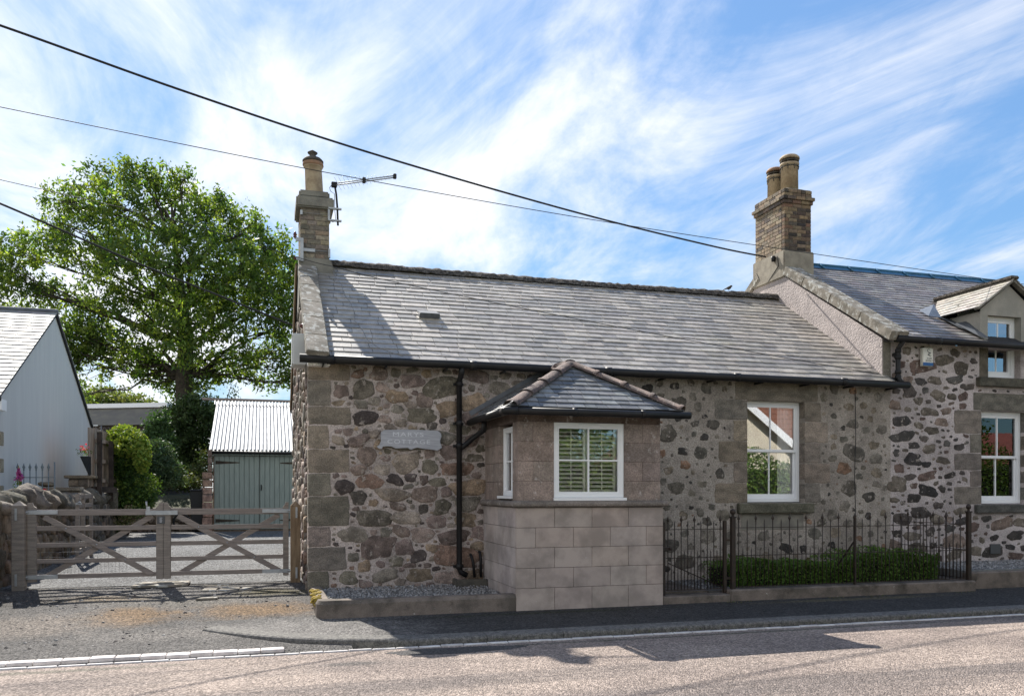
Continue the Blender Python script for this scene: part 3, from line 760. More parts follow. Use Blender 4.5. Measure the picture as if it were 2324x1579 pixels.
# ================================================================ BAY
BX0, BX1, BY = 3.23, 5.40, 10.70
bw = MB()
zs5 = [-.06, .285, .555, .83, 1.10, 1.37]
bw.box(BX0+.012, BX1-.012, BY+.012, BY+.15, -.08, 1.39, (.17, .145, .13)); bw.box(BX0+.012, BX0+.15, BY+.149, YF+.1, -.08, 1.39, (.17, .145, .13)); bw.box(BX1-.15, BX1-.012, BY+.149, YF+.1, -.08, 1.39, (.17, .145, .13))
def bl(): return jitter((.53, .46, .415), .07, hue=.02)
def bl2(): return jitter((.56, .50, .475), .06, hue=.02)  # side blocks: same block, bluish side light put into a paler colour
courses(bw, BX0, BX1, zs5[::-1][::-1], lambda: .545, BY, BY+.05, bl, .0025, .005, off=(0, .5))
bw.T = lambda x, y, z: (y, x, z)
courses(bw, BY+.051, YF+.05, zs5, lambda: .44, BX0, BX0+.05, bl2, .0025, .005)
courses(bw, BY+.051, YF+.05, zs5, lambda: .44, BX1-.05, BX1, bl2, .0025, .005)
bw.T = None
bwo = bw.build('bay_wall', M['bay_block'], cot)
UZ = [1.455, 1.73, 2.0, 2.265, 2.535, 2.66]
ux0, ux1, uy = BX0+.03, BX1-.03, BY+.03
BWN = (3.775, 4.815, 1.475, 2.535)
up = MB()
def us(): return jitter((.30, .245, .215), .13, hue=.03)
up.box(ux0+.006, BWN[0]-.006, uy+.006, uy+.2, 1.44, 2.66, (.16, .12, .105)); up.box(BWN[1]+.006, ux1-.006, uy+.006, uy+.2, 1.44, 2.66, (.16, .12, .105))
for i, (a, b) in enumerate(zip(UZ[:4], UZ[1:5])):
    for (x0, x1) in ((ux0, BWN[0]), (BWN[1], ux1)):
        if i % 2 == 0: up.box(x0+.001, x1, uy, uy+.19, a+.0015, b-.0015, us(), .004)
        else:
            m = x0+(x1-x0)*rng.choice((.5, .42)); up.box(x0+.001, m-.0015, uy, uy+.19, a+.0015, b-.0015, us(), .004); up.box(m+.0015, x1, uy, uy+.19, a+.0015, b-.0015, us(), .004)
up.box(ux0, ux1, uy-.001, uy+.2, 2.537, 2.675, (.15, .115, .10), .006)
# left side wall, with its own narrow window opening
SWN = (10.98, 11.66)
up.T = lambda x, y, z: (ux0+y, x, z)
for i, (a, b) in enumerate(zip(UZ[:4], UZ[1:5])):
    up.box(uy+.201, SWN[0], 0.001, .19, a+.0015, b-.0015, us(), .004)
    up.box(SWN[1], SWN[1]+.36, 0.001, .19, a+.0015, b-.0015, us(), .004); up.box(SWN[1]+.363, YF+.05, 0.001, .19, a+.0015, b-.0015, us(), .004)
up.box(uy+.201, YF+.05, 0, .19, 2.537, 2.674, (.17, .13, .115), .006)
up.T = lambda x, y, z: (ux1-y, x, z)
up.box(uy+.201, YF+.05, 0, .19, 1.45, 2.674, (.2, .15, .13))
up.T = None
up.build('bay_upper_wall', M['bay_stone'], cot)
# string course: half round moulding round the three sides
sc_ = MB()
prof = [(0, 1.375), (-.035, 1.378), (-.058, 1.395), (-.062, 1.42), (-.05, 1.445), (-.02, 1.462), (.04, 1.465)]
def ringpts(o, z): return [(BX0+o, YF+.02, z), (BX0+o, BY+o, z), (BX1-o, BY+o, z), (BX1-o, YF+.02, z)]
vs = []; fs = []
for o_, z in prof: vs += ringpts(o_, z)
for i in range(len(prof)-1):
    for k in range(3): fs.append((i*4+k, i*4+k+1, (i+1)*4+k+1, (i+1)*4+k))
sc_.add(vs, fs, (.24, .21, .185)); sc_.build('string_course', M['bay_stone'], cot, recalc=False)
fwin = window(cot, lambda x, y, z: (x, uy+.012+y, z), BWN[0]+.002, BWN[1]-.002, BWN[2]+.03, BWN[3]-.002, 'casement', M['glass_in'], .055)
q = MB(); q.box(BWN[0]-.012, BWN[1]+.025, uy-.04, uy+.08, BWN[2]-.012, BWN[2]+.028, ch=.004); q.build('window_sill', M['white'], cot)
swin = window(cot, lambda x, y, z: (ux0+.06+y, SWN[1]+SWN[0]-x, z), SWN[0]+.002, SWN[1]-.002, 1.53, 2.50, 'casement', M['glass_in'], .05)
q = MB(); q.box(ux0-.03, ux0+.1, SWN[0], SWN[1]+.02, 1.488, 1.528, ch=.004); q.build('window_sill', M['white'], cot)
# plantation shutters inside
sh = MB()
for (x0, x1) in ((BWN[0]+.07, 4.29), (4.31, BWN[1]-.07)):
    y = uy+.14
    sh.box(x0, x0+.035, y, y+.03, 1.56, 2.47); sh.box(x1-.035, x1, y, y+.03, 1.56, 2.47); sh.box((x0+x1)/2-.006, (x0+x1)/2+.006, y-.02, y-.008, 1.6, 2.44)
    z = 1.60
    while z < 2.45:
        sh.add([(x0+.036, y-.016, z-.010), (x1-.036, y-.016, z-.010), (x1-.036, y+.044, z+.014), (x0+.036, y+.044, z+.014),
                (x0+.036, y-.016, z-.002), (x1-.036, y-.016, z-.002), (x1-.036, y+.044, z+.022), (x0+.036, y+.044, z+.022)],
               [(0, 1, 2, 3), (4, 7, 6, 5), (0, 4, 5, 1), (2, 6, 7, 3), (0, 3, 7, 4), (1, 5, 6, 2)]); z += .058
sh.build('shutter', M['slat'], cot)
sh = MB(); x = ux0+.17; z = 1.60
sh.box(x, x+.03, 11.02, 11.05, 1.56, 2.47); sh.box(x, x+.03, 11.60, 11.63, 1.56, 2.47)
while z < 2.45: sh.box(x-.005, x+.04, 11.05, 11.6, z, z+.008); z += .058
sh.build('shutter', M['slat'], cot)
q = MB(); q.box(ux0+.25, ux1-.2, uy+1.2, uy+1.22, 1.3, 2.66); q.box(ux0+.25, ux1-.2, uy+.25, uy+1.2, 2.62, 2.66); q.box(ux0+.25, ux1-.2, uy+.25, uy+1.2, 1.3, 1.34)
q.build('bay_lining', M['inwall'], cot)
# bay roof: hipped, ridge dying into the main wall
EX0, EX1, EY, EZ = 3.05, 5.58, 10.44, 2.70
AX, AY, AZ = 4.315, 11.57, 3.455
q = MB()
q.add([(EX0, EY, EZ), (EX1, EY, EZ), (EX1, YF, EZ), (EX0, YF, EZ), (AX, AY, AZ), (AX, YF, AZ)], [(0, 1, 4), (0, 4, 5, 3), (1, 2, 5, 4), (0, 3, 2, 1)])
q.build('roof_deck', M['deck'], cot, recalc=False)
def sl_bay(): return jitter(rng.choice([(.19, .195, .20), (.14, .145, .155), (.23, .232, .23), (.115, .12, .13)]), .15, hue=.03)
sm = MB(); r3 = random.Random(12)
Lf = math.hypot(AY-EY, AZ-EZ)
slates(sm, (EX0, EY, EZ), (1, 0, 0), (0, AY-EY, AZ-EZ), [(-.02, -.02), (EX1-EX0+.02, -.02), (AX-EX0, Lf)], .135, (.15, .26), sl_bay, r3, .009, .006)
Ls = math.hypot(AX-EX0, AZ-EZ)
slates(sm, (EX0, YF, EZ), (0, -1, 0), (AX-EX0, 0, AZ-EZ), [(0, -.02), (YF-EY+.02, -.02), (YF-AY, Ls), (0, Ls)], .135, (.15, .26), lambda: jitter((.22, .22, .22), .15), r3, .009, .006)
slates(sm, (EX1, EY, EZ), (0, 1, 0), (AX-EX1, 0, AZ-EZ), [(-.02, -.02), (YF-EY, -.02), (YF-EY, Ls), (AY-EY, Ls)], .135, (.15, .26), sl_bay, r3, .009, .006)
bro = sm.build('bay_roof', M['slate_dark'], cot, recalc=False)
def hiprun(mb, p0, p1, n, r):
    p0 = Vector(p0); p1 = Vector(p1); d = (p1-p0)
    for i in range(n):
        a = p0+d*(i/n-.02); b = p0+d*((i+1)/n+.01)
        dd = d.normalized(); sd = dd.cross(Vector((0, 0, 1))).normalized(); uu = sd.cross(dd)
        vs = []
        for (p, k, l) in ((a, 1.07, .010), (a+d*.03, 1.07, .010), (a+d*.031, 1.0, .004), (b, .95, 0)):
            for j in range(9):
                t = math.pi*j/8; vs.append(p+sd*math.cos(t)*r*k*1.05+uu*(math.sin(t)*r*.72*k+l-.005))
        mb.add(vs, [(q_*9+j, q_*9+j+1, (q_+1)*9+j+1, (q_+1)*9+j) for q_ in range(3) for j in range(8)], (1, 1, 1), True)
ht = MB()
hiprun(ht, (EX0+.05, EY+.04, EZ+.02), (AX, AY, AZ+.01), 4, .10)
hiprun(ht, (EX1-.03, EY+.04, EZ+.02), (AX, AY, AZ+.01), 4, .10)
hiprun(ht, (AX, YF, AZ+.02), (AX, AY-.03, AZ+.015), 2, .10)
ht.build('hip_tiles', M['hiptile'], cot, recalc=False)
gt = MB()
gt.tube([(EX0-.05, YF-.05, EZ-.06), (EX0-.05, EY-.03, EZ-.06)], .05, 10)
gt.tube([(EX0-.05, EY-.04, EZ-.06), (EX1+.08, EY-.04, EZ-.06)], .05, 10)
gt.tube([(EX0-.05, EY+.1, EZ-.06), (EX0-.05, EY-.04, EZ-.06), (EX0+.1, EY-.04, EZ-.06)], .058, 10)
for x in (3.95, 4.95): gt.tube([(x-.03, EY-.04, EZ-.06), (x+.03, EY-.04, EZ-.06)], .057, 10)
gt.build('bay_gutter', M['black'], cot)
q = MB(); q.box(EX0+.04, EX1-.04, EY+.03, BY+.04, 2.66, 2.69); q.box(EX0+.04, BX0+.05, BY+.04, YF, 2.66, 2.69); q.box(BX1-.05, EX1-.04, BY+.04, YF, 2.66, 2.69)
q.build('soffit', M['cement'], cot)
fl = MB(); fl.add([(EX0-.02, YF-.02, EZ+.03), (AX, YF-.02, AZ+.04), (AX, YF-.02, AZ-.1), (EX0+.2, YF-.02, EZ-.02)], [(0, 1, 2, 3)])
fl.add([(EX0-.02, YF-.03, EZ+.045), (AX, YF-.03, AZ+.05), (AX, YF-.03, AZ+.12), (EX0-.06, YF-.03, EZ+.11)], [(0, 1, 2, 3)])
fl.build('flashing', M['lead'], cot, recalc=False)
# facade cables
cbm = MB(); cbm.tube([(10.02, YF-.03, 3.38), (10.03, YF-.035, 2.6), (10.01, YF-.03, 1.9), (10.03, YF-.035, 1.0), (10.02, YF-.03, .3)], .007, 5)
cbm.build('cable', M['wire'], cot)
cl = MB(); pts = []
for (x, s_) in ((1.16, 3.75), (1.2, 3.3), (1.28, 2.9), (1.27, 2.5), (1.36, 2.1), (1.38, 1.7), (1.36, 1.3), (1.45, .9), (1.48, .55), (1.62, .28), (1.82, .1), (1.95, 0)):
    pts.append(Vector((x, Ye, Ze))+cv*s_+nv*.055)
cl.tube(pts, .006, 5); cl.build('aerial_lead', M['aerlead'], cot)
# ================================================================ RIGHT HOUSE
GX = 10.62
nb = thing('stone_house', (GX, YF, 0), 'taller rubble stone house joined to the cottage with pink harled gable and dormer window', 'house')
HW1 = (12.84, 13.93, 1.345, 3.10); HW2 = (13.0, 13.78, 3.72, 4.90)
w = MB(lambda x, y, z: (x, YF-.002+y, z))
wall_face(w, 10.80, 17.5, -.1, 4.28, [HW1, (HW2[0], HW2[1], HW2[2], 4.28)], .3, MC_R)
w.T = None
w.box(10.9, 17.5, YF+.30, YF+.34, -.1, HW1[2], (.3, .3, .3)); w.box(10.9, HW1[0], YF+.30, YF+.34, HW1[2], 4.3, (.3, .3, .3)); w.box(HW1[1], 17.5, YF+.3, YF+.34, HW1[2], 4.3, (.3, .3, .3)); w.box(HW1[0], HW1[1], YF+.3, YF+.34, HW1[3], HW2[2], (.3, .3, .3))
w.box(17.4, 17.5, YF+.3, 19.4, 0, 4.2, (.3, .3, .3)); w.box(10.8, 17.5, 19.3, 19.4, 0, 4.3, (.3, .3, .3))
w.build('wall', M['mortar'], nb, recalc=False)
st = MB(lambda x, y, z: (x, YF-.002+y, z)); r4 = random.Random(21)
ex = []
for i, (a, b) in enumerate(zip([1.345, 1.68, 1.98, 2.30, 2.66, 3.10], [1.68, 1.98, 2.30, 2.66, 3.10])):
    wd = .62 if i % 2 == 0 else .26
    q = ragblock(HW1[0]-wd, HW1[0]+.004, a+.006, b-.006, YF-.012, YF+.14, jitter((.22, .20, .175), .1), 'r'); q.build('quoin', M['ashlar'], nb)
    q = ragblock(HW1[1]-.004, HW1[1]+wd, a+.006, b-.006, YF-.012, YF+.14, jitter((.22, .20, .175), .1), 'l'); q.build('quoin', M['ashlar'], nb)
    ex.append((HW1[0]-wd-.02, HW1[1]+wd, a, b))
q = MB(); q.box(12.66, 14.1, YF-.014, YF+.14, 3.105, 3.43, (.18, .17, .145), .01); q.build('lintel', M['ashlar'], nb); ex.append((12.64, 14.2, 3.1, 3.45))
q = MB(); q.box(12.68, 14.13, YF-.09, YF+.16, 1.185, 1.34, (.12, .12, .11), .012); q.build('window_sill', M['ashlar'], nb); ex.append((12.6, 14.1, 1.15, 1.35))
q = MB(); q.box(12.72, 13.95, YF-.10, YF+.16, 3.545, 3.715, (.11, .105, .085), .012); q.build('window_sill', M['ashlar'], nb); ex.append((12.7, 14.1, 3.5, 3.72))
q = MB(); q.box(HW2[0]-.2, HW2[0]+.004, YF-.012, YF+.14, 3.72, 4.27, (.14, .125, .10), .008); q.build('quoin', M['ashlar'], nb); ex.append((12.78, 14.2, 3.7, 5))
q = MB(); q.box(10.632, 10.80, YF-.012, YF+.3, 3.50, 4.27, (.20, .185, .155), .006); q.build('quoin', M['ashlar'], nb)
stones(st, 10.82, 15.2, .2, 4.22, ex, [(.12, .15, 9), (.08, .115, 36), (.05, .08, 110), (.016, .042, 420)], 40, .042, PALR, r4, .012, asp=(1.15, 2.5), rag=.11)
st.build('rubble_facing', M['stone'], nb)
# harled gable
TR = math.atan2(2.27, 3.67)
g = MB(); g.add([(GX, YF, 3.2), (GX, 19.45, 3.2), (GX, 19.45, 4.3), (GX, 15.95, 6.52), (GX, YF, 4.33)], [(0, 1, 2, 3, 4)])
g.add([(GX+.25, YF, 3.2), (GX+.25, 19.45, 3.2), (GX+.25, 19.45, 4.3), (GX+.25, 15.95, 6.52), (GX+.25, YF, 4.33)], [(0, 1, 2, 3, 4)])
g.add([(GX, YF-.006, 3.5), (GX+.02, YF-.006, 3.5), (GX+.02, YF-.006, 4.3), (GX, YF-.006, 4.3)], [(0, 1, 2, 3)])
g.build('gable_wall', M['harl'], nb, recalc=False)
Ye2, Ze2 = 12.26, 4.33; S2 = math.hypot(2.27, 3.69); c2v = Vector((0, 3.69, 2.27)).normalized(); n2 = Vector((0, -2.27, 3.69)).normalized()
dk = MB()
dk.add([(GX+.1, Ye2, Ze2-.02), (17.5, Ye2, Ze2-.02), (17.5, 15.95, Ze2+2.25), (GX+.1, 15.95, Ze2+2.25)], [(0, 1, 2, 3)])
dk.add([(GX+.1, 19.6, Ze2-.02), (17.5, 19.6, Ze2-.02), (17.5, 15.95, Ze2+2.25), (GX+.1, 15.95, Ze2+2.25)], [(0, 1, 2, 3)])
dk.build('roof_deck', M['deck'], nb, recalc=False)
def sl_r(): return jitter(rng.choice([(.20, .175, .17), (.24, .215, .20), (.17, .155, .155), (.22, .205, .205), (.27, .25, .23)]), .15, hue=.04)
sm = MB()
slates(sm, (0, Ye2, Ze2), (1, 0, 0), c2v, [(10.93, 0), (12.86, 0), (12.86, .95), (13.5, 2.15), (14.3, .95), (14.3, 0), (17.5, 0), (17.5, S2), (10.93, S2)][0:1]+[(12.84, 0), (12.84, S2), (10.93, S2)], .165, (.24, .4), sl_r, random.Random(31))
slates(sm, (0, Ye2, Ze2), (1, 0, 0), c2v, [(12.84, .75), (17.5, .75), (17.5, S2), (12.84, S2)], .165, (.24, .4), sl_r, random.Random(32))
sm.build('roof', M['slate'], nb, recalc=False)
# skew coping of the right house
sk = MB(); base = Vector((0, Ye2, Ze2)); segs = [0, .95, 1.95, 2.95, 3.72]
for a, b in zip(segs, segs[1:]):
    p0 = base+c2v*(a-.06+.003)+n2*.05; p1 = base+c2v*(b-.06-.003)+n2*.05; x0, x1 = GX-.05, GX+.33
    vs = [Vector((x, p.y, p.z))+n2*h for p in (p0, p1) for x, h in ((x0, -.10), (x1, -.10), (x1, .075), (x0, .075))]
    sk.add(vs, [(0, 1, 2, 3), (7, 6, 5, 4), (0, 4, 5, 1), (1, 5, 6, 2), (2, 6, 7, 3), (3, 7, 4, 0)])
base = Vector((0, 19.63, Ze2)); bk = Vector((0, -3.69, 2.27)).normalized(); bn_ = Vector((0, 2.27, 3.69)).normalized()
p0 = base+bn_*.05; p1 = base+bk*3.9+bn_*.05
vs = [Vector((x, p.y, p.z))+bn_*h for p in (p0, p1) for x, h in ((GX-.05, -.10), (GX+.33, -.10), (GX+.33, .075), (GX-.05, .075))]
sk.add(vs, [(0, 1, 2, 3), (7, 6, 5, 4), (0, 4, 5, 1), (1, 5, 6, 2), (2, 6, 7, 3), (3, 7, 4, 0)])
sk.build('skew_coping', M['coping'], nb, bevel=.012)
# blue-grey metal ridge with rolls
q = MB()
for x in lin(11.35, 17.5, 1):
    pass
q.add([(11.3, 15.79, Ze2+2.20), (17.5, 15.79, Ze2+2.20), (17.5, 15.93, Ze2+2.31), (11.3, 15.93, Ze2+2.31), (11.3, 16.1, Ze2+2.2), (17.5, 16.1, Ze2+2.2)], [(0, 1, 2, 3), (3, 2, 5, 4)])
q.tube([(11.3, 15.94, Ze2+2.32), (17.5, 15.94, Ze2+2.32)], .03, 8)
x = 11.9
while x < 17: q.tube([(x, 15.77, Ze2+2.20), (x, 15.94, Ze2+2.34), (x, 16.1, Ze2+2.2)], .022, 6); x += .75
q.build('ridge', M['bluemetal'], nb, recalc=False)
# chimney
cx0, cx1, cy0, cy1 = GX, 11.29, 15.40, 16.50
chm = MB(); chm.box(cx0+.01, cx1-.01, cy0+.01, cy1-.01, 6.2, 8.06, (.24, .20, .16))
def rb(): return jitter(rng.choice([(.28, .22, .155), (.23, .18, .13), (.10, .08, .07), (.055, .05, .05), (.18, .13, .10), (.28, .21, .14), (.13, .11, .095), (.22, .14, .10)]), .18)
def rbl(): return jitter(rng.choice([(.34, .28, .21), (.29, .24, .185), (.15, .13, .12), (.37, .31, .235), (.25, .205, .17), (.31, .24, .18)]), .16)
zs = [6.73+.0775*i for i in range(18)]
bk_ = lambda: rng.choice((.105, .215, .215))
courses(chm, cx0, cx1, zs[:14], bk_, cy0, cy0+.1, rb, .004, .010)
courses(chm, cx0-.02, cx1+.02, zs[13:15], bk_, cy0-.02, cy0+.1, rb, .004, .010) if False else None
chm.T = lambda x, y, z: (y, x, z)
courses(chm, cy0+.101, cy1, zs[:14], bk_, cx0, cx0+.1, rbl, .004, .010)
courses(chm, cy0+.101, cy1, zs[:14], bk_, cx1-.1, cx1, rb, .004, .010)
chm.T = None
for (za, zb, o_) in ((zs[13], zs[14], .03), (zs[14], zs[15], .06), (zs[15], zs[16], .012), (zs[16], zs[17], .012)):
    courses(chm, cx0-o_, cx1+o_, [za, zb], bk_, cy0-o_, cy0+.1, rb, .004, .010)
    chm.T = lambda x, y, z: (y, x, z)
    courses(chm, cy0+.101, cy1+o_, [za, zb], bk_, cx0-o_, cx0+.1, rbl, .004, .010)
    courses(chm, cy0+.101, cy1+o_, [za, zb], bk_, cx1-.1, cx1+o_, rb, .004, .010)
    chm.T = None
cho = chm.build('chimney', M['brick'], nb)
q = MB(); q.box(cx0-.035, cx1+.05, cy0-.035, cy1+.05, 6.15, 6.73); q.build('chimney_plinth', M['sidecement'], cho, bevel=.02)
q = MB()
q.add([(cx0+.0, cy0, 8.045), (cx1, cy0, 8.045), (cx1, cy1, 8.045), (cx0, cy1, 8.045), (cx0+.14, cy0+.14, 8.12), (cx1-.14, cy0+.14, 8.12), (cx1-.14, cy1-.14, 8.12), (cx0+.14, cy1-.14, 8.12)],
      [(0, 1, 5, 4), (1, 2, 6, 5), (2, 3, 7, 6), (3, 0, 4, 7), (4, 5, 6, 7)]); q.build('flaunching', M['sidecement'], cho, bevel=.01)
def can_pot(c, s, h, col):
    q = MB(); q.lathe(c, [(.185*s, 0), (.18*s, h), (.20*s, h+.01), (.205*s, h+.05), (.18*s, h+.06)], 24)
    po = q.build('chimney_pot', M['pot'], cho)
    q = MB(); q.lathe(c, [(.12*s, h+.05), (.125*s, h+.17)], 16)
    for k in range(8):
        a = k*math.pi/4; q.box(c[0]+.19*s*math.cos(a)-.006, c[0]+.19*s*math.cos(a)+.006, c[1]+.19*s*math.sin(a)-.006, c[1]+.19*s*math.sin(a)+.006, c[2]+h-.1, c[2]+h+.15)
    q.lathe((c[0], c[1], c[2]), [(.203*s, h-.035), (.203*s, h-.02)], 20)
    q.lathe((c[0], c[1], c[2]), [(.20*s, h+.095), (.20*s, h+.11)], 20)
    q.build('cowl_cage', M['soot'], cho)
    q = MB(); q.lathe(c, [(.19*s, h+.14), (.215*s, h+.145), (.21*s, h+.18), (.17*s, h+.22), (.13*s, h+.232)], 24); q.build('pot_cowl', M['pot_red'] if col else M['pot'], cho)
can_pot((10.97, 15.72, 8.10), 1.0, .56, 0)
can_pot((10.92, 16.18, 8.09), .9, .46, 1)
# dormer
dm = MB()
DY = YF-.004
dm.add([(13.78, DY, 4.28), (13.78, DY, 4.93), (13.78, DY+.3, 4.93), (13.78, DY+.3, 4.28)], [(0, 1, 2, 3)])
dm.add([(12.82, DY, 4.89), (13.0, DY, 4.89), (13.78, DY, 4.89), (14.25, DY, 4.89), (14.22, DY, 4.95), (13.5, DY, 5.48), (12.82, DY, 4.99)], [(0, 1, 2, 3, 4, 5, 6)], (.2, .19, .17))
dm.add([(12.82, DY, 4.28), (12.82, DY, 4.95), (12.82, 13.4, 4.95), (12.82, 12.6, 4.45)], [(0, 1, 2, 3)], (.30, .28, .26))
dm.add([(12.82, DY, 4.27), (12.995, DY, 4.27), (12.995, DY, 4.89), (12.82, DY, 4.89)], [(0, 1, 2, 3)], (.2, .19, .17))
dm.add([(13.785, DY, 4.27), (14.25, DY, 4.27), (14.25, DY, 4.89), (13.785, DY, 4.89)], [(0, 1, 2, 3)], (.2, .19, .17))
dm.add([(14.25, DY, 4.28), (14.25, DY, 4.95), (14.25, 13.4, 4.95), (14.25, 12.6, 4.45)], [(0, 1, 2, 3)], (.30, .28, .26))
dm.add([(13.0, DY, 4.9), (13.78, DY, 4.9), (13.78, DY+.15, 4.9), (13.0, DY+.15, 4.9)], [(0, 1, 2, 3)], (.2, .19, .17))
dmo = dm.build('dormer', M['dormer'], nb, recalc=False)
sm = MB()
dl = Vector((13.5-12.66, 0, 5.58-4.99)); Ld = dl.length
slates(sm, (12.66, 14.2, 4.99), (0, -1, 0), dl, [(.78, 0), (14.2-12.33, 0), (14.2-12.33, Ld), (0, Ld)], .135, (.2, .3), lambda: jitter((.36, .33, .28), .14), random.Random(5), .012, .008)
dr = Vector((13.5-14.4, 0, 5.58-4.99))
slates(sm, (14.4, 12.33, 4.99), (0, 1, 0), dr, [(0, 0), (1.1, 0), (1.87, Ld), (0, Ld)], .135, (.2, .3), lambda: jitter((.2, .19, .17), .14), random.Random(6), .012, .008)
sm.build('dormer_roof', M['slate'], dmo, recalc=False)
q = MB(); q.add([(12.68, 12.35, 4.98), (13.5, 12.35, 5.565), (14.38, 12.35, 4.98), (14.38, 13.35, 4.98), (13.5, 14.2, 5.565), (12.68, 13.35, 4.98)], [(0, 1, 4, 5), (1, 2, 3, 4)]); q.build('roof_deck', M['deck'], dmo, recalc=False)
q = MB(); q.bar((13.5, 12.31, 5.60), (13.5, 14.25, 5.60), .20, .07); q.build('dormer_ridge', M['ridge'], dmo, bevel=.02)
q = MB(); q.bar((12.67, 12.40, 4.985), (13.5, 12.40, 5.56), .10, .05); q.bar((13.5, 12.40, 5.56), (14.38, 12.40, 4.985), .10, .05); q.build('verge', M['cement'], dmo)
q = MB()
fp = lambda x, s_, h: Vector((x, Ye2, Ze2))+c2v*s_+n2*h
q.add([fp(12.62, .62, .05), fp(12.83, .3, .05), fp(12.83, 1.3, .05), fp(12.62, 1.35, .05)], [(0, 1, 2, 3)])
q.add([fp(12.70, .15, .06), fp(12.84, .05, .06), fp(12.84, .7, .16), fp(12.68, .8, .06)], [(0, 1, 2, 3)])
q.build('flashing', M['lead'], dmo, recalc=False)
q = MB(); q.add([fp(12.36, 1.18, .055), fp(12.62, 1.12, .055), fp(12.66, 1.48, .20), fp(12.40, 1.5, .055)], [(0, 1, 2, 3)]); q.build('lead_soaker', M['steel'], dmo, recalc=False)
window(nb, lambda x, y, z: (x, YF+.13+y, z), HW1[0]-.004, HW1[1]-.008, HW1[2]+.01, HW1[3]-.004, 'sash', M['glass_side'], .07)
window(nb, lambda x, y, z: (x, YF+.13+y, z), HW2[0], HW2[1], HW2[2]+.01, HW2[3]-.002, 'sash', M['glass_sky'], .065)
cu = MB(); curtain(cu, HW1[0], 13.80, 1.36, 3.08, YF+.25, 60, .012); cu.build('curtain', M['curtain'], nb, recalc=False)
q = MB(); q.box(12.9, 13.9, YF+.6, YF+.62, 3.5, 5.2); q.build('dormer_lining', M['inwall'], nb)
gt = MB(); gt.tube([(10.72, 12.19, 4.29), (13, 12.19, 4.285), (17.5, 12.19, 4.27)], .06, 12)
for x in (11.6, 13.9): gt.tube([(x-.05, 12.19, 4.287), (x+.05, 12.19, 4.287)], .068, 12)
gt.build('gutter', M['black'], nb)
dp = MB(); dp.tube([(10.86, 12.2, 4.26), (10.86, 12.32, 4.15), (10.86, 12.34, 4.05), (10.86, 12.34, 3.62), (10.85, 12.24, 3.52)], .042, 10)
for z in (4.1, 3.98, 3.72, 3.62): dp.tube([(10.86, 12.34, z-.03), (10.86, 12.34, z+.03)], .055, 10)
dp.build('downpipe', M['black'], nb)
av = MB(); p = atY(2150, 1250, YF-.03)
av.box(13.04, 13.27, YF-.03, YF+.01, .42, .6, (1, 1, 1)); av.build('air_vent', M['greybox'], nb)

# ================================================================ WHITE HOUSE
WX = -4.88; WY0, WYR, WY1 = 18.13, 22.5, 26.85; WZE, WZR = 3.46, 5.86
wh = thing('white_house', (WX, WY0, .3), 'white rendered house with bright slate roof and tall plain gable beside the drive', 'house')
w = MB()
w.add([(WX, WY0, 0), (WX, WY1, 0), (WX, WY1, WZE), (WX, WYR, WZR), (WX, WY0, WZE)], [(0, 1, 2, 3, 4)])
w.add([(WX, WY0, 0), (-16, WY0, 0), (-16, WY0, WZE), (WX, WY0, WZE)], [(0, 1, 2, 3)])
w.add([(WX, WY1, 0), (-16, WY1, 0), (-16, WY1, WZE), (WX, WY1, WZE)], [(0, 1, 2, 3)])
w.build('wall', M['render_white'], wh, recalc=False)
wv = Vector((0, WYR-WY0+.25, WZR-WZE+.14)); Lw = wv.length
sm = MB(); slates(sm, (0, WY0-.25, WZE-.09), (1, 0, 0), wv, [(-16, 0), (WX+.06, 0), (WX+.06, Lw), (-16, Lw)], .22, (.28, .34), lambda: jitter((.33, .32, .30), .13), random.Random(41), .012, .004)
wv2 = Vector((0, WYR-WY1-.25, WZR-WZE+.14))
slates(sm, (0, WY1+.25, WZE-.09), (-1, 0, 0), wv2, [(-WX-.06, 0), (16, 0), (16, Lw), (-WX-.06, Lw)], .4, (.6, .7), lambda: jitter((.42, .41, .40), .12), random.Random(42), .012, .004)
sm.build('roof', M['slate_pale'], wh, recalc=False)
q = MB()
q.add([(-16, WY0-.24, WZE-.11), (WX+.05, WY0-.24, WZE-.11), (WX+.05, WYR, WZR+.02), (-16, WYR, WZR+.02)], [(0, 1, 2, 3)])
q.add([(-16, WY1+.24, WZE-.11), (WX+.05, WY1+.24, WZE-.11), (WX+.05, WYR, WZR+.02), (-16, WYR, WZR+.02)], [(0, 1, 2, 3)])
q.bar((WX+.03, WY0-.25, WZE-.12), (WX+.03, WYR, WZR+.01), .04, .04); q.bar((WX+.03, WY1+.25, WZE-.12), (WX+.03, WYR, WZR+.01), .04, .06)
q.build('verge', M['deck'], wh, recalc=False)
q = MB(); q.tube([(-16, WYR, WZR+.06), (WX+.07, WYR, WZR+.06)], .07, 8); q.build('ridge', M['lead'], wh)
q = MB(); q.box(-16, WX+.12, WY0-.36, WY0-.01, WZE-.34, WZE-.13); q.build('fascia', M['white'], wh)
q = MB(); q.tube([(-16, WY0-.40, WZE-.12), (WX+.12, WY0-.40, WZE-.12)], .06, 8); q.build('gutter', M['black'], wh)
for i in range(5):
    z = 2.74-.52*i
    q = MB(); q.box(WX-.3, WX+.012, WY0-.012, WY0+(.22), z-.27, z, (.42, .37, .28), .01); q.build('quoin', M['ashlar'], wh)

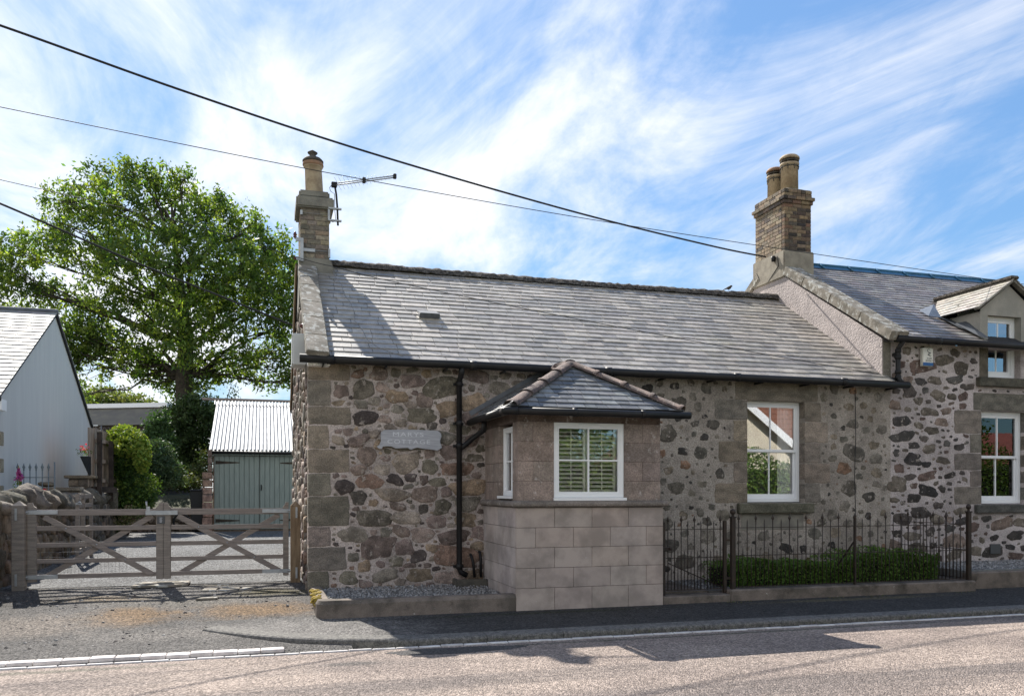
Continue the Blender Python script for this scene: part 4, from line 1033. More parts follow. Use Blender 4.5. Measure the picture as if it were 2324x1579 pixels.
# ================================================================ GARAGE, HUT
ga = thing('garage', (-1.4, 24.9, gz(24.9)), 'lean timber garage with green double doors under a corrugated iron roof', 'garage')
P = lambda u, v: atY(u, v, 24.9)
gx0 = P(483, 1100).x; gx1 = 1.9; zt = P(500, 1034).z; zb = gz(24.9); ztop = P(500, 1020).z
q = MB(); q.box(gx0, gx1, 25.02, 29.2, zb, ztop-.08); q.prism([(gx0, 25.0, ztop-.09), (gx0, 32, ztop-.09), (gx0, 28.6, ztop+1.55)], (.04, 0, 0))
q.build('wall', M['fencewood'], ga)
q = MB()
x = gx0
while x < gx1: q.box(x+.004, min(x+.14, gx1)-.004, 24.955, 25.0, zt+.01, ztop-.03, ch=.006); x += .14
q.build('lintel_board', M['greenpaint'], ga)
dm_ = P(589, 1100).x
for k, (a, b) in enumerate(((gx0+.03, dm_), (dm_+.01, dm_+(dm_-gx0)))):
    q = MB(); x = a
    while x < b-.01: q.box(x+.005, min(x+.135, b)-.003, 24.93, 24.965, zb+.06, zt-.005, ch=.006); x += .135
    q.box(a, b, 24.966, 24.99, zb+.06, zt-.01)
    do = q.build('door', M['greenpaint'], ga)
    for zz in (P(500, 1049).z, P(500, 1181).z):
        q = MB(); xx = a+.04 if k == 0 else b-.04; s = 1 if k == 0 else -1
        q.add([(xx, 24.92, zz-.05), (xx+s*.65, 24.92, zz-.012), (xx+s*.65, 24.92, zz+.012), (xx, 24.92, zz+.05), (xx, 24.93, zz-.05), (xx+s*.65, 24.93, zz-.012), (xx+s*.65, 24.93, zz+.012), (xx, 24.93, zz+.05)],
              [(0, 1, 2, 3), (4, 5, 6, 7), (0, 1, 5, 4), (2, 3, 7, 6)]); q.build('hinge', M['bark'], do)
    if k == 0:
        q = MB(); q.tube([(b+.05, 24.9, P(590, 1100).z), (b+.05, 24.86, P(590, 1104).z), (b+.05, 24.9, P(590, 1112).z)], .015, 6); q.build('handle', M['black'], do)
rf = MB(); zf = P(500, 1021).z
rb0 = atT(487, 942, 28.0); nxx = 240; x0, x1 = gx0-.1, gx1+.1; vs = []
for i in range(nxx+1):
    x = x0+(x1-x0)*i/nxx; h = .022*math.sin(2*math.pi*x/.105)
    vs += [(x, 24.78, zf+h), (x, 28.6, zf+1.72+h), (x, 28.6, zf+1.67+h), (x, 32, zf+.3+h)]
rf.add(vs, [(4*i, 4*i+4, 4*i+5, 4*i+1) for i in range(nxx)]+[(4*i+2, 4*i+6, 4*i+7, 4*i+3) for i in range(nxx)], (1, 1, 1), True)
rf.build('roof', M['corr'], ga, recalc=False)
q = MB(); vs = []
for i in range(nxx+1):
    x = x0-.05+(x1-x0)*i/nxx; h = .022*math.sin(2*math.pi*x/.105)
    vs += [(x, 28.32, zf+1.61+h), (x, 28.6, zf+1.76+h), (x, 28.9, zf+1.60+h)]
q.add(vs, [(3*i+k, 3*i+3+k, 3*i+4+k, 3*i+1+k) for i in range(nxx) for k in (0, 1)], (1, 1, 1), True); q.build('ridge', M['corr'], ga, recalc=False)
q = MB(); q.box(gx0-.55, gx1, 28.75, 28.95, zf+1.80, zf+1.87); q.build('ridge_board', M['timber_h'], ga)
q = MB(); q.tube([(x0, 24.75, zf-.07), (x1, 24.75, zf-.07)], .045, 8); q.build('gutter', M['black'], ga)
q = MB(); z = zb
pxa, pxb = P(461, 1100).x, P(482, 1100).x
while z < P(470, 1075).z:
    c = jitter((.36, .24, .19), .15); q.box(pxa+rng.uniform(-.01, .01), pxb, 24.6, 25.0, z+.01, z+.20, c, .015); z += .21
while z < P(470, 1035).z:
    c = jitter((.22, .16, .13), .15); q.box(pxa+.14, pxb, 24.6, 25.0, z+.01, z+.20, c, .015); z += .21
q.build('brick_pier', M['stone'], ga)

hu = thing('garden_hut', (-5.0, 29, 1.2), 'long dark hut with felt roof and window band behind the board fence', 'hut')
A = atT(205, 922, 31); B = atT(346, 922, 29.5); A2 = atT(205, 965, 29.6); B2 = atT(338, 965, 29.2)
dd = (B2-A2); dd.z = 0; dd.normalize(); back = Vector((-dd.y, dd.x, 0)); 
B2 = Vector((B2.x, B2.y, A2.z)); A2 = A2-dd*1.5
r0 = A2+back*1.3; r1 = B2+back*1.3
zr = 4.72
q = MB(); q.add([A2, B2, (r1.x, r1.y, zr), (r0.x, r0.y, zr)], [(0, 1, 2, 3)]); e0 = A2+back*2.8; e1 = B2+back*2.8
q.add([e0, e1, (r1.x, r1.y, zr+.02), (r0.x, r0.y, zr+.02)], [(0, 1, 2, 3)])
q.build('roof', M['felt'], hu, recalc=False)
q = MB(); q.bar((r0.x, r0.y, zr), (r1.x, r1.y, zr), .45, .16); q.build('ridge', M['white'], hu)
q = MB()
D = lambda p, z: (p.x, p.y, z)
W0, W1 = A2+back*.15, B2+back*.15-dd*.05
q.add([D(W0, 1), D(W1, 1), D(W1, 2.6), D(W0, 2.6)], [(0, 1, 2, 3)]); q.add([D(W0, 3.75), D(W1, 3.75), D(W1, A2.z), D(W0, A2.z)], [(0, 1, 2, 3)])
q.add([D(B2, 1), D(B2+back*2.7, 1), D(B2+back*2.7, A2.z), (r1.x, r1.y, zr-.05), D(B2, A2.z-.02)], [(0, 1, 2, 3, 4)])
q.build('wall', M['fencepost'], hu, recalc=False)
q = MB(); q.add([D(W0+back*.05, 2.6), D(W1+back*.05, 2.6), D(W1+back*.05, 3.75), D(W0+back*.05, 3.75)], [(0, 1, 2, 3)]); q.build('window', M['greybox'], hu, recalc=False)
q = MB()
for k in range(7):
    p = W0+(W1-W0)*(k/6); q.bar(D(p-back*.02, 2.6), D(p-back*.02, 3.75), .05, .05, up=(1, 0, 0))
q.build('window_frame', M['fencewood'], hu)

# ================================================================ GATE
YG = 13.6
gp = lambda u, v: atY(u, v, YG)
def post(u0, u1, vt, vb, label, m):
    a = gp(u0, vt); b = gp(u1, vt); zb = gz(YG)-.05; wd = b.x-a.x
    q = MB(); q.box(a.x, b.x, YG-wd/2-.06, YG+wd/2-.06, zb, a.z-.0, ch=.006)
    y0, y1 = YG-wd/2-.06, YG+wd/2-.06
    q.add([(a.x, y0, a.z), (b.x, y0, a.z), (b.x, y1, a.z), (a.x, y1, a.z), ((a.x+b.x)/2, (y0+y1)/2, a.z+.075)], [(0, 1, 4), (1, 2, 4), (2, 3, 4), (3, 0, 4)])
    o = q.build('gate_post', m, None); return tag(o, label, 'gate post')
post(32, 61, 1147, 1330, 'grey timber gate post standing against the rubble boundary wall', M['timber'])
post(659, 681, 1147, 1320, 'brown timber gate post standing against the cottage gable', M['timber_new'])
zr5 = [(1.325, 1.235), (1.08, 1.012), (.835, .77), (.60, .538), (.378, .312)]
def leaf(name, u0, u1, hinge_left, label):
    xa, xb = gp(u0, 1100).x, gp(u1, 1100).x
    t = thing(name, (xa, YG, gz(YG)), label, 'gate', 'pair of five bar gates across the drive')
    hs, ms = (xa, xa+.115), (xb-.10, xb)
    if not hinge_left: hs, ms = (xb-.085, xb), (xa, xa+.10)
    def stile(x0, x1, zt, curve):
        q = MB(); m_ = (x0+x1)/2; w_ = (x1-x0)
        if curve > 0: pr = [(x0, .27), (x1, .27), (x1, zt-.07), (x1-.3*w_, zt-.045), (x1-.45*w_, zt), (x0, zt)]
        else: pr = [(x0, .27), (x1, .27), (x1, zt), (x0+.45*w_, zt), (x0+.3*w_, zt-.045), (x0, zt-.07)]
        q.prism([(a, YG-.035, b) for a, b in pr], (0, .07, 0)); q.build('stile', M['timber'], t, bevel=.004)
    stile(hs[0], hs[1], 1.42, 1 if hinge_left else -1); stile(ms[0], ms[1], 1.42, -1 if hinge_left else 1)
    a, b = (hs[1], ms[0]) if hinge_left else (ms[1], hs[0])
    for i, (zt, z0) in enumerate(zr5):
        q = MB(); q.box(a-.002, b+.002, YG-.018, YG+.014, z0, zt, ch=.004); q.build('rail', M['timber_h'], t)
    s = .02
    q = MB(); q.bar((a+.06 if hinge_left else a+.02, YG-.034, 1.24), (b-.0, YG-.034, .30) if hinge_left else (b-.08, YG-.034, .34), .022, .085, up=(0, -1, 0)) if False else None
    def brace(p0, p1, y):
        q = MB(); d = Vector((p1[0]-p0[0], 0, p1[1]-p0[1])).normalized(); n_ = Vector((-d.z, 0, d.x))*.04
        c_ = [Vector((p0[0], y, p0[1]))-n_, Vector((p1[0], y, p1[1]))-n_, Vector((p1[0], y, p1[1]))+n_, Vector((p0[0], y, p0[1]))+n_]
        q.prism(c_, (0, .02, 0)); q.build('brace', M['timber_h'], t, bevel=.003)
    brace((a+.1, 1.22), (b-.04, .34), YG-.039)
    brace((a+.12, .34), (b-.06, 1.22), YG+.0155)
    hx = xa if hinge_left else xb; sg = 1 if hinge_left else -1
    for z in (1.285, .345):
        q = MB(); q.box(hx-.02*sg, hx+.40*sg, YG-.044, YG-.036, z-.03, z+.03, ch=.002)
        q.tube([(hx-.12*sg, YG-.06, z), (hx+.02*sg, YG-.06, z)], .012, 6); q.box(hx-.13*sg, hx-.10*sg, YG-.16, YG-.148, z-.11, z+.06)
        q.tube([(hx-.115*sg, YG-.15, z), (hx-.115*sg, YG-.06, z)], .01, 6); q.build('hinge', M['steel'], t)
    q = MB()
    for i, (zt, z0) in enumerate(zr5[1:4]):
        zc = (zt+z0)/2
        for f_ in ((zc-1.22)/(.34-1.22),):
            q.lathe((0, 0, 0), [(0.001, 0), (0.001, 0)], 3) if False else None
            x = a+.1+(b-.04-a-.1)*f_; q.tube([(x, YG-.046, zc), (x, YG-.038, zc)], .012, 8)
    q.build('bolt', M['steel'], t)
    return t, a, b
lf, la, lb_ = leaf('five_bar_gate', 63, 371, True, 'left leaf of the weathered timber five bar gate with the latch plate')
rt, ra, rb_ = leaf('five_bar_gate', 371.6, 655, False, 'right leaf of the weathered timber five bar gate nearest the cottage')
q = MB(); q.box(gp(331, 0).x, gp(404, 0).x, YG-.052, YG-.042, 1.235, 1.30, ch=.002); x = gp(333, 0).x; q.box(x, x+.05, YG-.06, YG-.03, 1.29, 1.36); q.tube([(x+.01, YG-.045, 1.33), (x+.0, YG-.045, 1.44)], .014, 6)
q.build('latch', M['steel'], lf)
q = MB(); x = gp(366, 0).x; q.box(x-.055, x+.055, YG-.043, YG-.036, 1.10, 1.215, ch=.002); pq = q.build('plaque', M['greybox'], lf)
q = MB()
for i in range(6): q.box(x-.02+.004*(i % 2), x+.02-.004*(i % 3), YG-.0455, YG-.0435, 1.195-.014*i-.004, 1.195-.014*i+.001)
q.build('plaque_text', M['carved'], pq)
q = MB(); n = 28; xa, xb = la, la+.95
for k in range(7): q.tube([(xa, YG+.02, .40+.075*k), (xb+.25, YG+.02, .40+.075*k)], .0014, 4)
k = xa
while k < xb+.25: q.tube([(k, YG+.02, .36), (k, YG+.02, .86)], .0012, 4); k += .05
q.build('wire_mesh', M['lead'], lf)
q = MB(); c = gp(371, 1320); q.prism([(c.x-.42, YG-.28, .17), (c.x+.05, YG-.34, .17), (c.x+.36, YG-.2, .17), (c.x+.38, YG+.08, .19), (c.x-.3, YG+.08, .19)], (0, 0, .035))
tag(q.build('gate_stop_slab', M['coping'], None, bevel=.008), 'pale stone slab set in the drive under the gate meeting stiles', 'stone slab')
def ground_at(u, v, h=0):
    y = 10
    for _ in range(30):
        z = gz(y)+h; rx, ry = ray(u); t = (EYE-z)/((v-VH)/F); y = t*ry
    return Vector((rx*t, y, gz(y)))
q = MB()
for i, (u0, u1, v0, v1) in enumerate(((452, 490, 1333, 1343), (492, 540, 1331, 1342), (542, 575, 1330, 1340), (462, 520, 1325, 1330))):
    a = ground_at(u0, v1); b = ground_at(u1, v0)
    q.prism([(a.x, a.y, a.z-.02), (b.x, a.y+.02, a.z-.02), (b.x+.05, b.y, b.z-.02), (a.x+.06, b.y, b.z-.02)], (0, 0, .03), (1, 1, 1))
tag(q.build('drain_cover', M['coping'], None, bevel=.006), 'pale rectangular stone cover let into the drive before the gate', 'cover slab')
q = MB(); a = ground_at(470, 1360); q.prism([(a.x-.15, a.y-.08, a.z), (a.x+.12, a.y-.06, a.z), (a.x+.16, a.y+.08, a.z), (a.x-.05, a.y+.1, a.z)], (0, 0, .03))
tag(q.build('flat_stone', M['coping'], None, bevel=.008), 'small flat grey stone lying on the drive below the stone cover', 'stone')
ls = MB(); r6 = random.Random(77)
for i in range(420):
    x = r6.uniform(-3.6, .5); y = r6.choice([r6.uniform(9.6, 13.4), r6.gauss(12.6, .5)])
    if y > 13.5 or y < 9.4: continue
    s = r6.uniform(.006, .02)*(1.6 if r6.random() < .06 else 1); z = gz(y)
    c = r6.choice([(.03, .03, .03), (.2, .19, .18), (.4, .37, .34), (.12, .10, .09)])
    vs = [(x+s*a*r6.uniform(.7, 1.2), y+s*b*r6.uniform(.7, 1.2), z+s*.6*c_) for a, b, c_ in ((-1, -1, -.2), (1, -1, -.2), (1, 1, -.2), (-1, 1, -.2), (-.6, -.5, 1), (.6, -.5, .8), (.5, .6, 1), (-.6, .5, .8))]
    ls.add(vs, [(0, 1, 5, 4), (1, 2, 6, 5), (2, 3, 7, 6), (3, 0, 4, 7), (4, 5, 6, 7)], c)
tag(ls.build('loose_gravel', M['pebble'], None), 'scattered loose chippings lying on the drive mouth', 'gravel', kind='stuff')
# ================================================================ PLANTER, RAILINGS, PLINTHS
pl = thing('planter', (.6, 10.7, 0), 'low concrete edged gravel bed with mossy rounded corner in front of the cottage sign wall', 'planter')
q = MB(); outer = []; inner = []; r_ = .14; ti = .17
def rc(cx, cy, r, a0, a1, n=6): return [(cx+r*math.cos(a0+(a1-a0)*i/n), cy+r*math.sin(a0+(a1-a0)*i/n)) for i in range(n+1)]
op = [(.60, YF-.02)]+rc(.60+r_+.06, 10.72+r_, r_, math.pi, 1.5*math.pi)+[(3.24, 10.72)]
op[0] = (.60, YF-.02); op = [(.615, YF-.02)]+rc(.62+r_, 10.72+r_, r_, math.pi, 1.5*math.pi)+[(3.235, 10.72)]
ip = [(.615+ti, YF-.02)]+rc(.62+ti+.04, 10.72+ti+.04, .04, math.pi, 1.5*math.pi)+[(3.235, 10.72+ti)]
n = len(op); vs = []
for (poly, z, k) in ((op, -.1, 0), (op, .165, 0), (op, .21, .03), (ip, .215, -.02), (ip, .195, 0), (ip, .0, 0)):
    for i, (x, y) in enumerate(poly):
        j = i; ox, oy = op[j]; ix, iy = ip[j]; d = Vector((ix-ox, iy-oy)); d.normalize() if d.length > 0 else None
        vs.append((x+d.x*k, y+d.y*k, z+(.0 if z < 0 else .004*math.sin(x*9+y*7))))
q.add(vs, [(l*n+i, l*n+i+1, (l+1)*n+i+1, (l+1)*n+i) for l in range(5) for i in range(n-1)], (1, 1, 1), False)
q.build('rim', M['concrete'], pl)
ms = MB(); r8 = random.Random(4)
for i in range(26):
    y = r8.uniform(10.95, 12.0); x = .66+r8.uniform(-.05, .06); s = r8.uniform(.02, .055)
    ms.lathe((x, y, .205), [(s, -.01), (s*.9, .012), (s*.4, .022)], 7)
for i in range(10):
    y = r8.uniform(10.95, 11.7); s = r8.uniform(.02, .05); ms.lathe((.625, y, r8.uniform(.10, .19)), [(s, -.01), (s*.9, .015), (s*.4, .03)], 7)
ms.build('moss', M['moss'], pl)
pb = MB(); pb.box(.75, 3.24, 10.85, YF, .05, .13, (.2, .2, .19))
for i in range(2600):
    x = r8.uniform(.79, 3.2); y = r8.uniform(10.9, YF-.02); z = .13+.04*(y-10.9)/1.5+r8.uniform(-.004, .008); s = r8.uniform(.009, .019)
    g_ = r8.choice([.34, .26, .20, .14, .42, .30]); c = (g_, g_*.97, g_*.93)
    a = r8.uniform(0, 3.1); ca, sa = math.cos(a)*s, math.sin(a)*s
    vs = [(x+ca*1.3, y+sa*1.3, z), (x-sa, y+ca, z), (x-ca*1.3, y-sa*1.3, z), (x+sa, y-ca, z), (x+ca*.6, y+sa*.6, z+s*.8), (x-sa*.5, y+ca*.5, z+s*.9), (x-ca*.6, y-sa*.6, z+s*.75), (x+sa*.5, y-ca*.5, z+s*.8)]
    pb.add(vs, [(0, 1, 5, 4), (1, 2, 6, 5), (2, 3, 7, 6), (3, 0, 4, 7), (4, 5, 6, 7)], c, True)
g_ = pb.build('gravel', M['pebble'], pl); g_['kind'] = 'stuff'
# plinth wall under the railings, entrance step, and the bed behind
q = MB()
q.box(6.50, 10.98, 10.74, 11.0, -.12, .155, ch=.02); q.box(10.72, 10.98, 11.0, YF-.03, -.12, .154, ch=.02)
tag(q.build('railing_plinth', M['concrete'], None), 'weathered low concrete plinth under the spear railings', 'plinth')
q = MB(); q.box(BX1+.005, 6.495, 10.72, 11.05, -.12, .095, ch=.015); q.box(BX1+.01, 6.3, 11.05, YF, -.1, .12)
tag(q.build('doorstep', M['concrete'], None), 'worn concrete entrance step between the bay and the railings', 'step')
q = MB(); q.box(10.99, 18, 10.90, 11.06, -.12, .27, ch=.02)
tag(q.build('garden_kerb', M['concrete'], None), 'rough concrete edging of the gravel bed right of the railings', 'kerb wall')
pb = MB(); pb.box(11.0, 18, 11.0, YF, 0, .29, (.2, .2, .19)); pb.box(6.3, 10.8, 11.0, YF, 0, .12, (.12, .11, .10))
for i in range(2200):
    x = r8.uniform(11.0, 15.2) if i % 3 else r8.uniform(6.3, 10.7); y = r8.uniform(11.07, YF-.03); z = .29 if x > 11 else .12; s = r8.uniform(.012, .024)
    g_ = r8.choice([.34, .26, .20, .14, .42, .30]); c = (g_, g_*.97, g_*.93); a = r8.uniform(0, 3.1); ca, sa = math.cos(a)*s, math.sin(a)*s
    vs = [(x+ca*1.3, y+sa*1.3, z), (x-sa, y+ca, z), (x-ca*1.3, y-sa*1.3, z), (x+sa, y-ca, z), (x+ca*.6, y+sa*.6, z+s*.8), (x-sa*.5, y+ca*.5, z+s*.9), (x-ca*.6, y-sa*.6, z+s*.75), (x+sa*.5, y-ca*.5, z+s*.8)]
    pb.add(vs, [(0, 1, 5, 4), (1, 2, 6, 5), (2, 3, 7, 6), (3, 0, 4, 7), (4, 5, 6, 7)], c, True)
tag(pb.build('gravel', M['pebble'], None), 'grey gravel bed at the foot of the house wall', 'gravel', kind='stuff')
YR = 10.84
def spear(mb, x, y, z, s=1.0, T=None):
    vs = [(x-.004, y, z), (x+.004, y, z)]
    h = .115*s; w_ = .024*s
    mb.lathe((x, y, z), [(.007, 0), (.013, .008), (.007, .018), (w_*.9, .035), (w_, .042), (.008, .085), (.002, h)], 6)
def rail_run(parent, f, L, base, n, tall=1.02, mid=.60, lowtop=.66, first=0):
    """f(s)->(x,y); bars alternate spear-headed tall bars, plain tall bars and short dog bars between"""
    bars = MB(); rails = MB()
    def P(s, z): x, y = f(s); return (x, y, z)
    for z in (base+.03, base+.49, base+.90):
        rails = MB(); rails.bar(P(0, z), P(L, z), .03, .010, up=(0, 0, 1)); rails.build('rail', M['iron'], parent)
    for i in range(n):
        s = L*(i+.5)/n
        x, y = f(s)
        if i % 2 == 0:
            top = base+(1.0 if (i//2) % 2 == 0 else .99)
            bars.tube([(x, y, base+.02), (x, y, top)], .0075, 5)
            if (i//2) % 2 == first: spear(bars, x, y, top-.01)
            else: bars.tube([(x, y, top-.001), (x, y, top+.035)], [.007, .002], 5)
        else:
            bars.tube([(x, y, base+.02), (x, y, base+.56)], .006, 5); bars.tube([(x, y, base+.56), (x, y, base+.61)], [.006, .001], 5)
    bars.build('bars', M['iron'], parent)
rl = thing('iron_railing', (6.6, YR, .15), 'long run of dark iron spear railings in front of the box hedge', 'railing')
rail_run(rl, lambda s: (6.66+s, YR), 10.86-6.66, .155, 58)
q = MB()
q.box(8.72, 8.745, YR-.02, YR+.02, .155, 1.22); q.bar((8.73, YR+.01, .82), (8.60, YR+.45, .2), .02, .02); q.build('stay_bar', M['iron'], rl)
rr = thing('iron_railing', (10.92, 11.0, .15), 'short return run of spear railings back to the house wall', 'railing')
rail_run(rr, lambda s: (10.90, 10.95+s), 1.45, .155, 20)
def ipost(x, y, base, h, label):
    q = MB(); q.box(x-.032, x+.032, y-.032, y+.032, base-.05, base+h, ch=.004); q.box(x-.042, x+.042, y-.042, y+.042, base+h, base+h+.02, ch=.004)
    o = q.build('railing_post', M['iron'], None)
    f = MB(); f.lathe((x, y, base+h+.015), [(.018, 0), (.022, .015), (.016, .03), (.036, .05), (.042, .075), (.036, .10), (.012, .118), (.004, .122)], 12)
    f.build('ball_finial', M['iron'], o); return tag(o, label, 'railing post')
ipost(6.60, YR, .10, 1.10, 'black iron post with ball finial between the little gate and the railings')
ipost(10.92, YR, .15, 1.10, 'black iron corner post with ball finial at the right end of the railings')
gg = thing('iron_gate', (5.48, YR, .1), 'small dark iron spear gate beside the bay', 'gate')
rail_run(gg, lambda s: (5.53+s, YR+.02), .90, .14, 17, first=0)
q = MB(); q.box(5.47, 5.505, YR, YR+.04, .08, 1.15); q.build('stile', M['iron'], gg)
q = MB(); q.box(6.455, 6.50, YR, YR+.045, .10, 1.16); q.build('stile', M['iron'], gg)
q = MB(); q.tube([(5.56, YR+.03, .56), (6.42, YR+.03, .19)], .008, 6); q.build('brace', M['iron'], gg)
q = MB(); q.box(5.43, 5.60, YR-.03, YR+.0, .74, .79, ch=.004); q.tube([(5.56, YR-.06, .775), (5.56, YR+.03, .775)], .018, 8); q.build('latch', M['iron'], gg)
q = MB(); q.box(6.50, 6.58, YR, YR+.02, .86, .89); q.box(6.50, 6.58, YR, YR+.02, .30, .33); q.build('hinge', M['iron'], gg)

# ================================================================ FOLIAGE
def cols(n, pal, var=.2, groups=None):
    pal = np.array(pal)
    g = nr.integers(0, len(pal), n) if groups is None else groups
    return np.clip(pal[g]*nr.uniform(1-var, 1+var, (n, 1))*nr.uniform(.93, 1.07, (n, 3)), 0, 1)
def blob_points(c, r, n, shell=.55):
    d = nr.normal(size=(n, 3)); d /= np.linalg.norm(d, axis=1)[:, None]
    rad = nr.uniform(0, 1, n)**(1/3)*(1-shell)+shell; rad = np.where(nr.random(n) < .75, rad, nr.random(n))
    return np.array(c)+d*rad[:, None]*np.array(r)
def cluster(cent, n, spread):
    k = len(cent); return (np.repeat(cent, n, axis=0)+nr.normal(size=(k*n, 3))*spread), np.repeat(np.arange(k), n)
def grounded(name, pts_obj, stem_fn, label, cat, loc, group=None): pass
def shrub(name, label, cat, blobs, nclu, nleaf, spread, size, pal, stem=None, group=None, mat_='leafd', lit_leaves=None):
    base = Vector((blobs[0][0][0], blobs[0][0][1], min(b[0][2]-b[1][2] for b in blobs)))
    t = thing(name, base, label, cat, group)
    vol = [b[1][0]*b[1][1]*b[1][2] for b in blobs]; tot = sum(vol)
    cs = np.concatenate([blob_points(b[0], b[1], max(3, int(nclu*v/tot))) for b, v in zip(blobs, vol)])
    P_, gi = cluster(cs, nleaf, spread)
    tone = nr.uniform(.6, 1.35, len(cs))[gi][:, None]; pg = nr.integers(0, len(pal), len(cs))[gi]
    leafmesh('foliage', P_, size, cols(len(P_), pal, .22, pg)*tone, M[mat_], t)
    if stem:
        q = MB()
        for s in stem: q.tube(s[0], s[1], 6)
        q.build('stem', M['bark'], t)
    if lit_leaves:
        fc, n_, pal2, sz = lit_leaves
        q_ = np.concatenate([blob_points(c, r, n_) for c, r in fc])
        leafmesh('sunlit_leaves', q_, sz, cols(len(q_), pal2, .2), M['leafd'], t, aspect=.8)
    return t
# box hedge behind the railings
bh = thing('box_hedge', (8.6, 11.5, .12), 'clipped green box hedge behind the spear railings', 'hedge')
n = 30000; X = nr.uniform(6.72, 10.62, n); Y = nr.uniform(11.1, 12.0, n)
top = .49+.045*np.sin(X*2.1)+.03*np.sin(X*7+1)+.03*np.sin(X*13+Y*9)-.05*(X<7.2)+.12*np.clip((Y-11.5)*2, 0, 1)*np.clip((X-8.6)/.8, 0, 1)
f_ = nr.random(n); Z = .13+(top-.13)*np.where(f_ < .45, 1-np.abs(nr.normal(size=n))*.06, nr.random(n))
Y = np.where(nr.random(n) < .5, 11.1+np.abs(nr.normal(size=n))*.05+.03*np.sin(X*9), Y)
leafmesh('foliage', np.stack([X, Y, Z], 1), .038, cols(n, [(.085, .155, .03), (.06, .12, .025), (.12, .20, .04)], .35), M['leafd'], bh, aspect=.6)
q = MB(); q.box(6.85, 10.55, 11.2, 11.95, .1, .42); q.build('dark_core', M['dark'], bh)  # solid dark core added inside the leaves to block light

# the big ash tree
TT = 40.0
tr = thing('ash_tree', atT(428, 1090, TT), 'tall spreading green ash tree rising behind the garage', 'tree')
tp = lambda u, v, d=0: atT(u, v, TT+d)
tk = MB(); rT = random.Random(9)
def wob(p0, p1, n, a):
    out = []
    for i in range(n+1):
        f = i/n; p = Vector(p0).lerp(Vector(p1), f)
        if 0 < i < n: p += Vector([rT.uniform(-a, a) for _ in range(3)])
        out.append(p)
    return out
trunk = [tp(428, 1100), tp(426, 1000), tp(420, 920), tp(418, 850), tp(422, 780), tp(415, 700), tp(405, 620), tp(395, 540), tp(390, 470)]
tk.tube(trunk, [.52, .47, .43, .40, .34, .27, .20, .12, .05], 10)
CL = [ # u, v, ru, rv, depth offset
 (300, 385, 38, 30, 0), (340, 410, 62, 50, .4), (215, 430, 60, 58, .6), (155, 455, 52, 45, -.3), (130, 500, 45, 40, .5), (270, 470, 80, 70, -1),
 (390, 450, 70, 60, .8), (470, 500, 72, 60, -.5), (540, 510, 60, 50, .8), (600, 560, 62, 60, 0), (640, 620, 42, 70, .5), (560, 620, 80, 70, -1.6),
 (440, 590, 90, 85, -2.2), (330, 580, 95, 80, -2), (210, 560, 80, 60, -1), (110, 560, 75, 48, 0), (40, 575, 60, 40, .8), (15, 620, 50, 42, -.5), (75, 655, 70, 38, -.6),
 (-40, 600, 60, 60, 0), (20, 690, 50, 22, 0), (150, 680, 60, 45, .5), (200, 730, 52, 58, .4), (165, 760, 45, 40, -.6), (235, 760, 36, 48, 0), (260, 660, 70, 50, -1.2), (330, 740, 75, 65, -1),
 (300, 810, 50, 38, -.5), (355, 830, 45, 32, .3), (420, 760, 70, 75, -1.8), (500, 700, 80, 75, -1.5), (580, 700, 75, 60, -.5), (640, 720, 36, 60, .4),
 (610, 790, 52, 48, .6), (540, 800, 52, 42, -.8), (650, 830, 26, 40, 0), (570, 850, 36, 26, .6), (480, 830, 30, 36, 0), (380, 870, 26, 34, .3), (450, 880, 26, 28, -.5), (400, 690, 85, 70, 1.6), (520, 600, 70, 60, 2), (280, 560, 80, 70, 1.8), (610, 640, 50, 50, 1.5),
 (185, 830, 20, 45, .3), (192, 900, 14, 40, .3), (235, 800, 22, 22, .1), (480, 460, 40, 34, .2), (420, 400, 30, 22, .2), (505, 470, 30, 24, 0), (575, 505, 32, 22, 0), (640, 560, 28, 26, 0), (668, 640, 26, 60, 0), (672, 720, 20, 50, .3), (662, 800, 24, 50, 0), (150, 800, 30, 60, -.3), (190, 770, 40, 50, 0), (240, 830, 26, 30, .2), (330, 850, 40, 24, .5), (430, 850, 34, 40, 1), (505, 850, 30, 26, 1), (610, 865, 36, 22, .3), (655, 870, 18, 22, 0), (400, 905, 26, 30, .8), (450, 925, 22, 22, .8)]
cs = []
for (u, v, ru, rv, d) in CL:
    c = tp(u, v, d*1.2); sx = ru*TT/F; sz = rv*TT/F
    k = max(8, int(ru*rv*.0175)); 
    cs.append(blob_points(c, (sx, (sx+sz)/2*.9, sz), k, .35))
    j = min(range(len(trunk)), key=lambda i: abs((trunk[i].z)-(c.z-1.2-abs(c.x-trunk[i].x)*.25)))
    j = max(3, min(j, 7))
    w0 = .035+.035*min(1.6, ru*rv/4000)
    tk.tube(wob(trunk[j], c, 5, .22), [w0*1.9, w0*1.5, w0*1.2, w0*.9, w0*.6, w0*.3], 6)
    for _ in range(7):
        e = Vector(cs[-1][rT.randrange(len(cs[-1]))]); tk.tube(wob(Vector(trunk[j]).lerp(c, rT.uniform(.55, .95)), e, 3, .12), [.028, .02, .013, .006], 4)
tk.build('trunk', M['bark'], tr)
cs = np.concatenate(cs); cs = cs[(nr.random(len(cs)) < .93)]
P_, gi = cluster(cs, 22, .175)
pal = [(.095, .15, .034), (.13, .185, .038), (.055, .105, .026), (.18, .235, .05), (.08, .13, .034)]
pg = nr.integers(0, 5, len(cs))[gi]; tone = nr.uniform(.55, 1.5, len(cs))[gi][:, None]
leafmesh('crown', P_, .225, cols(len(P_), pal, .2, pg)*tone, M['leaf'], tr, aspect=.42, up_bias=.5)

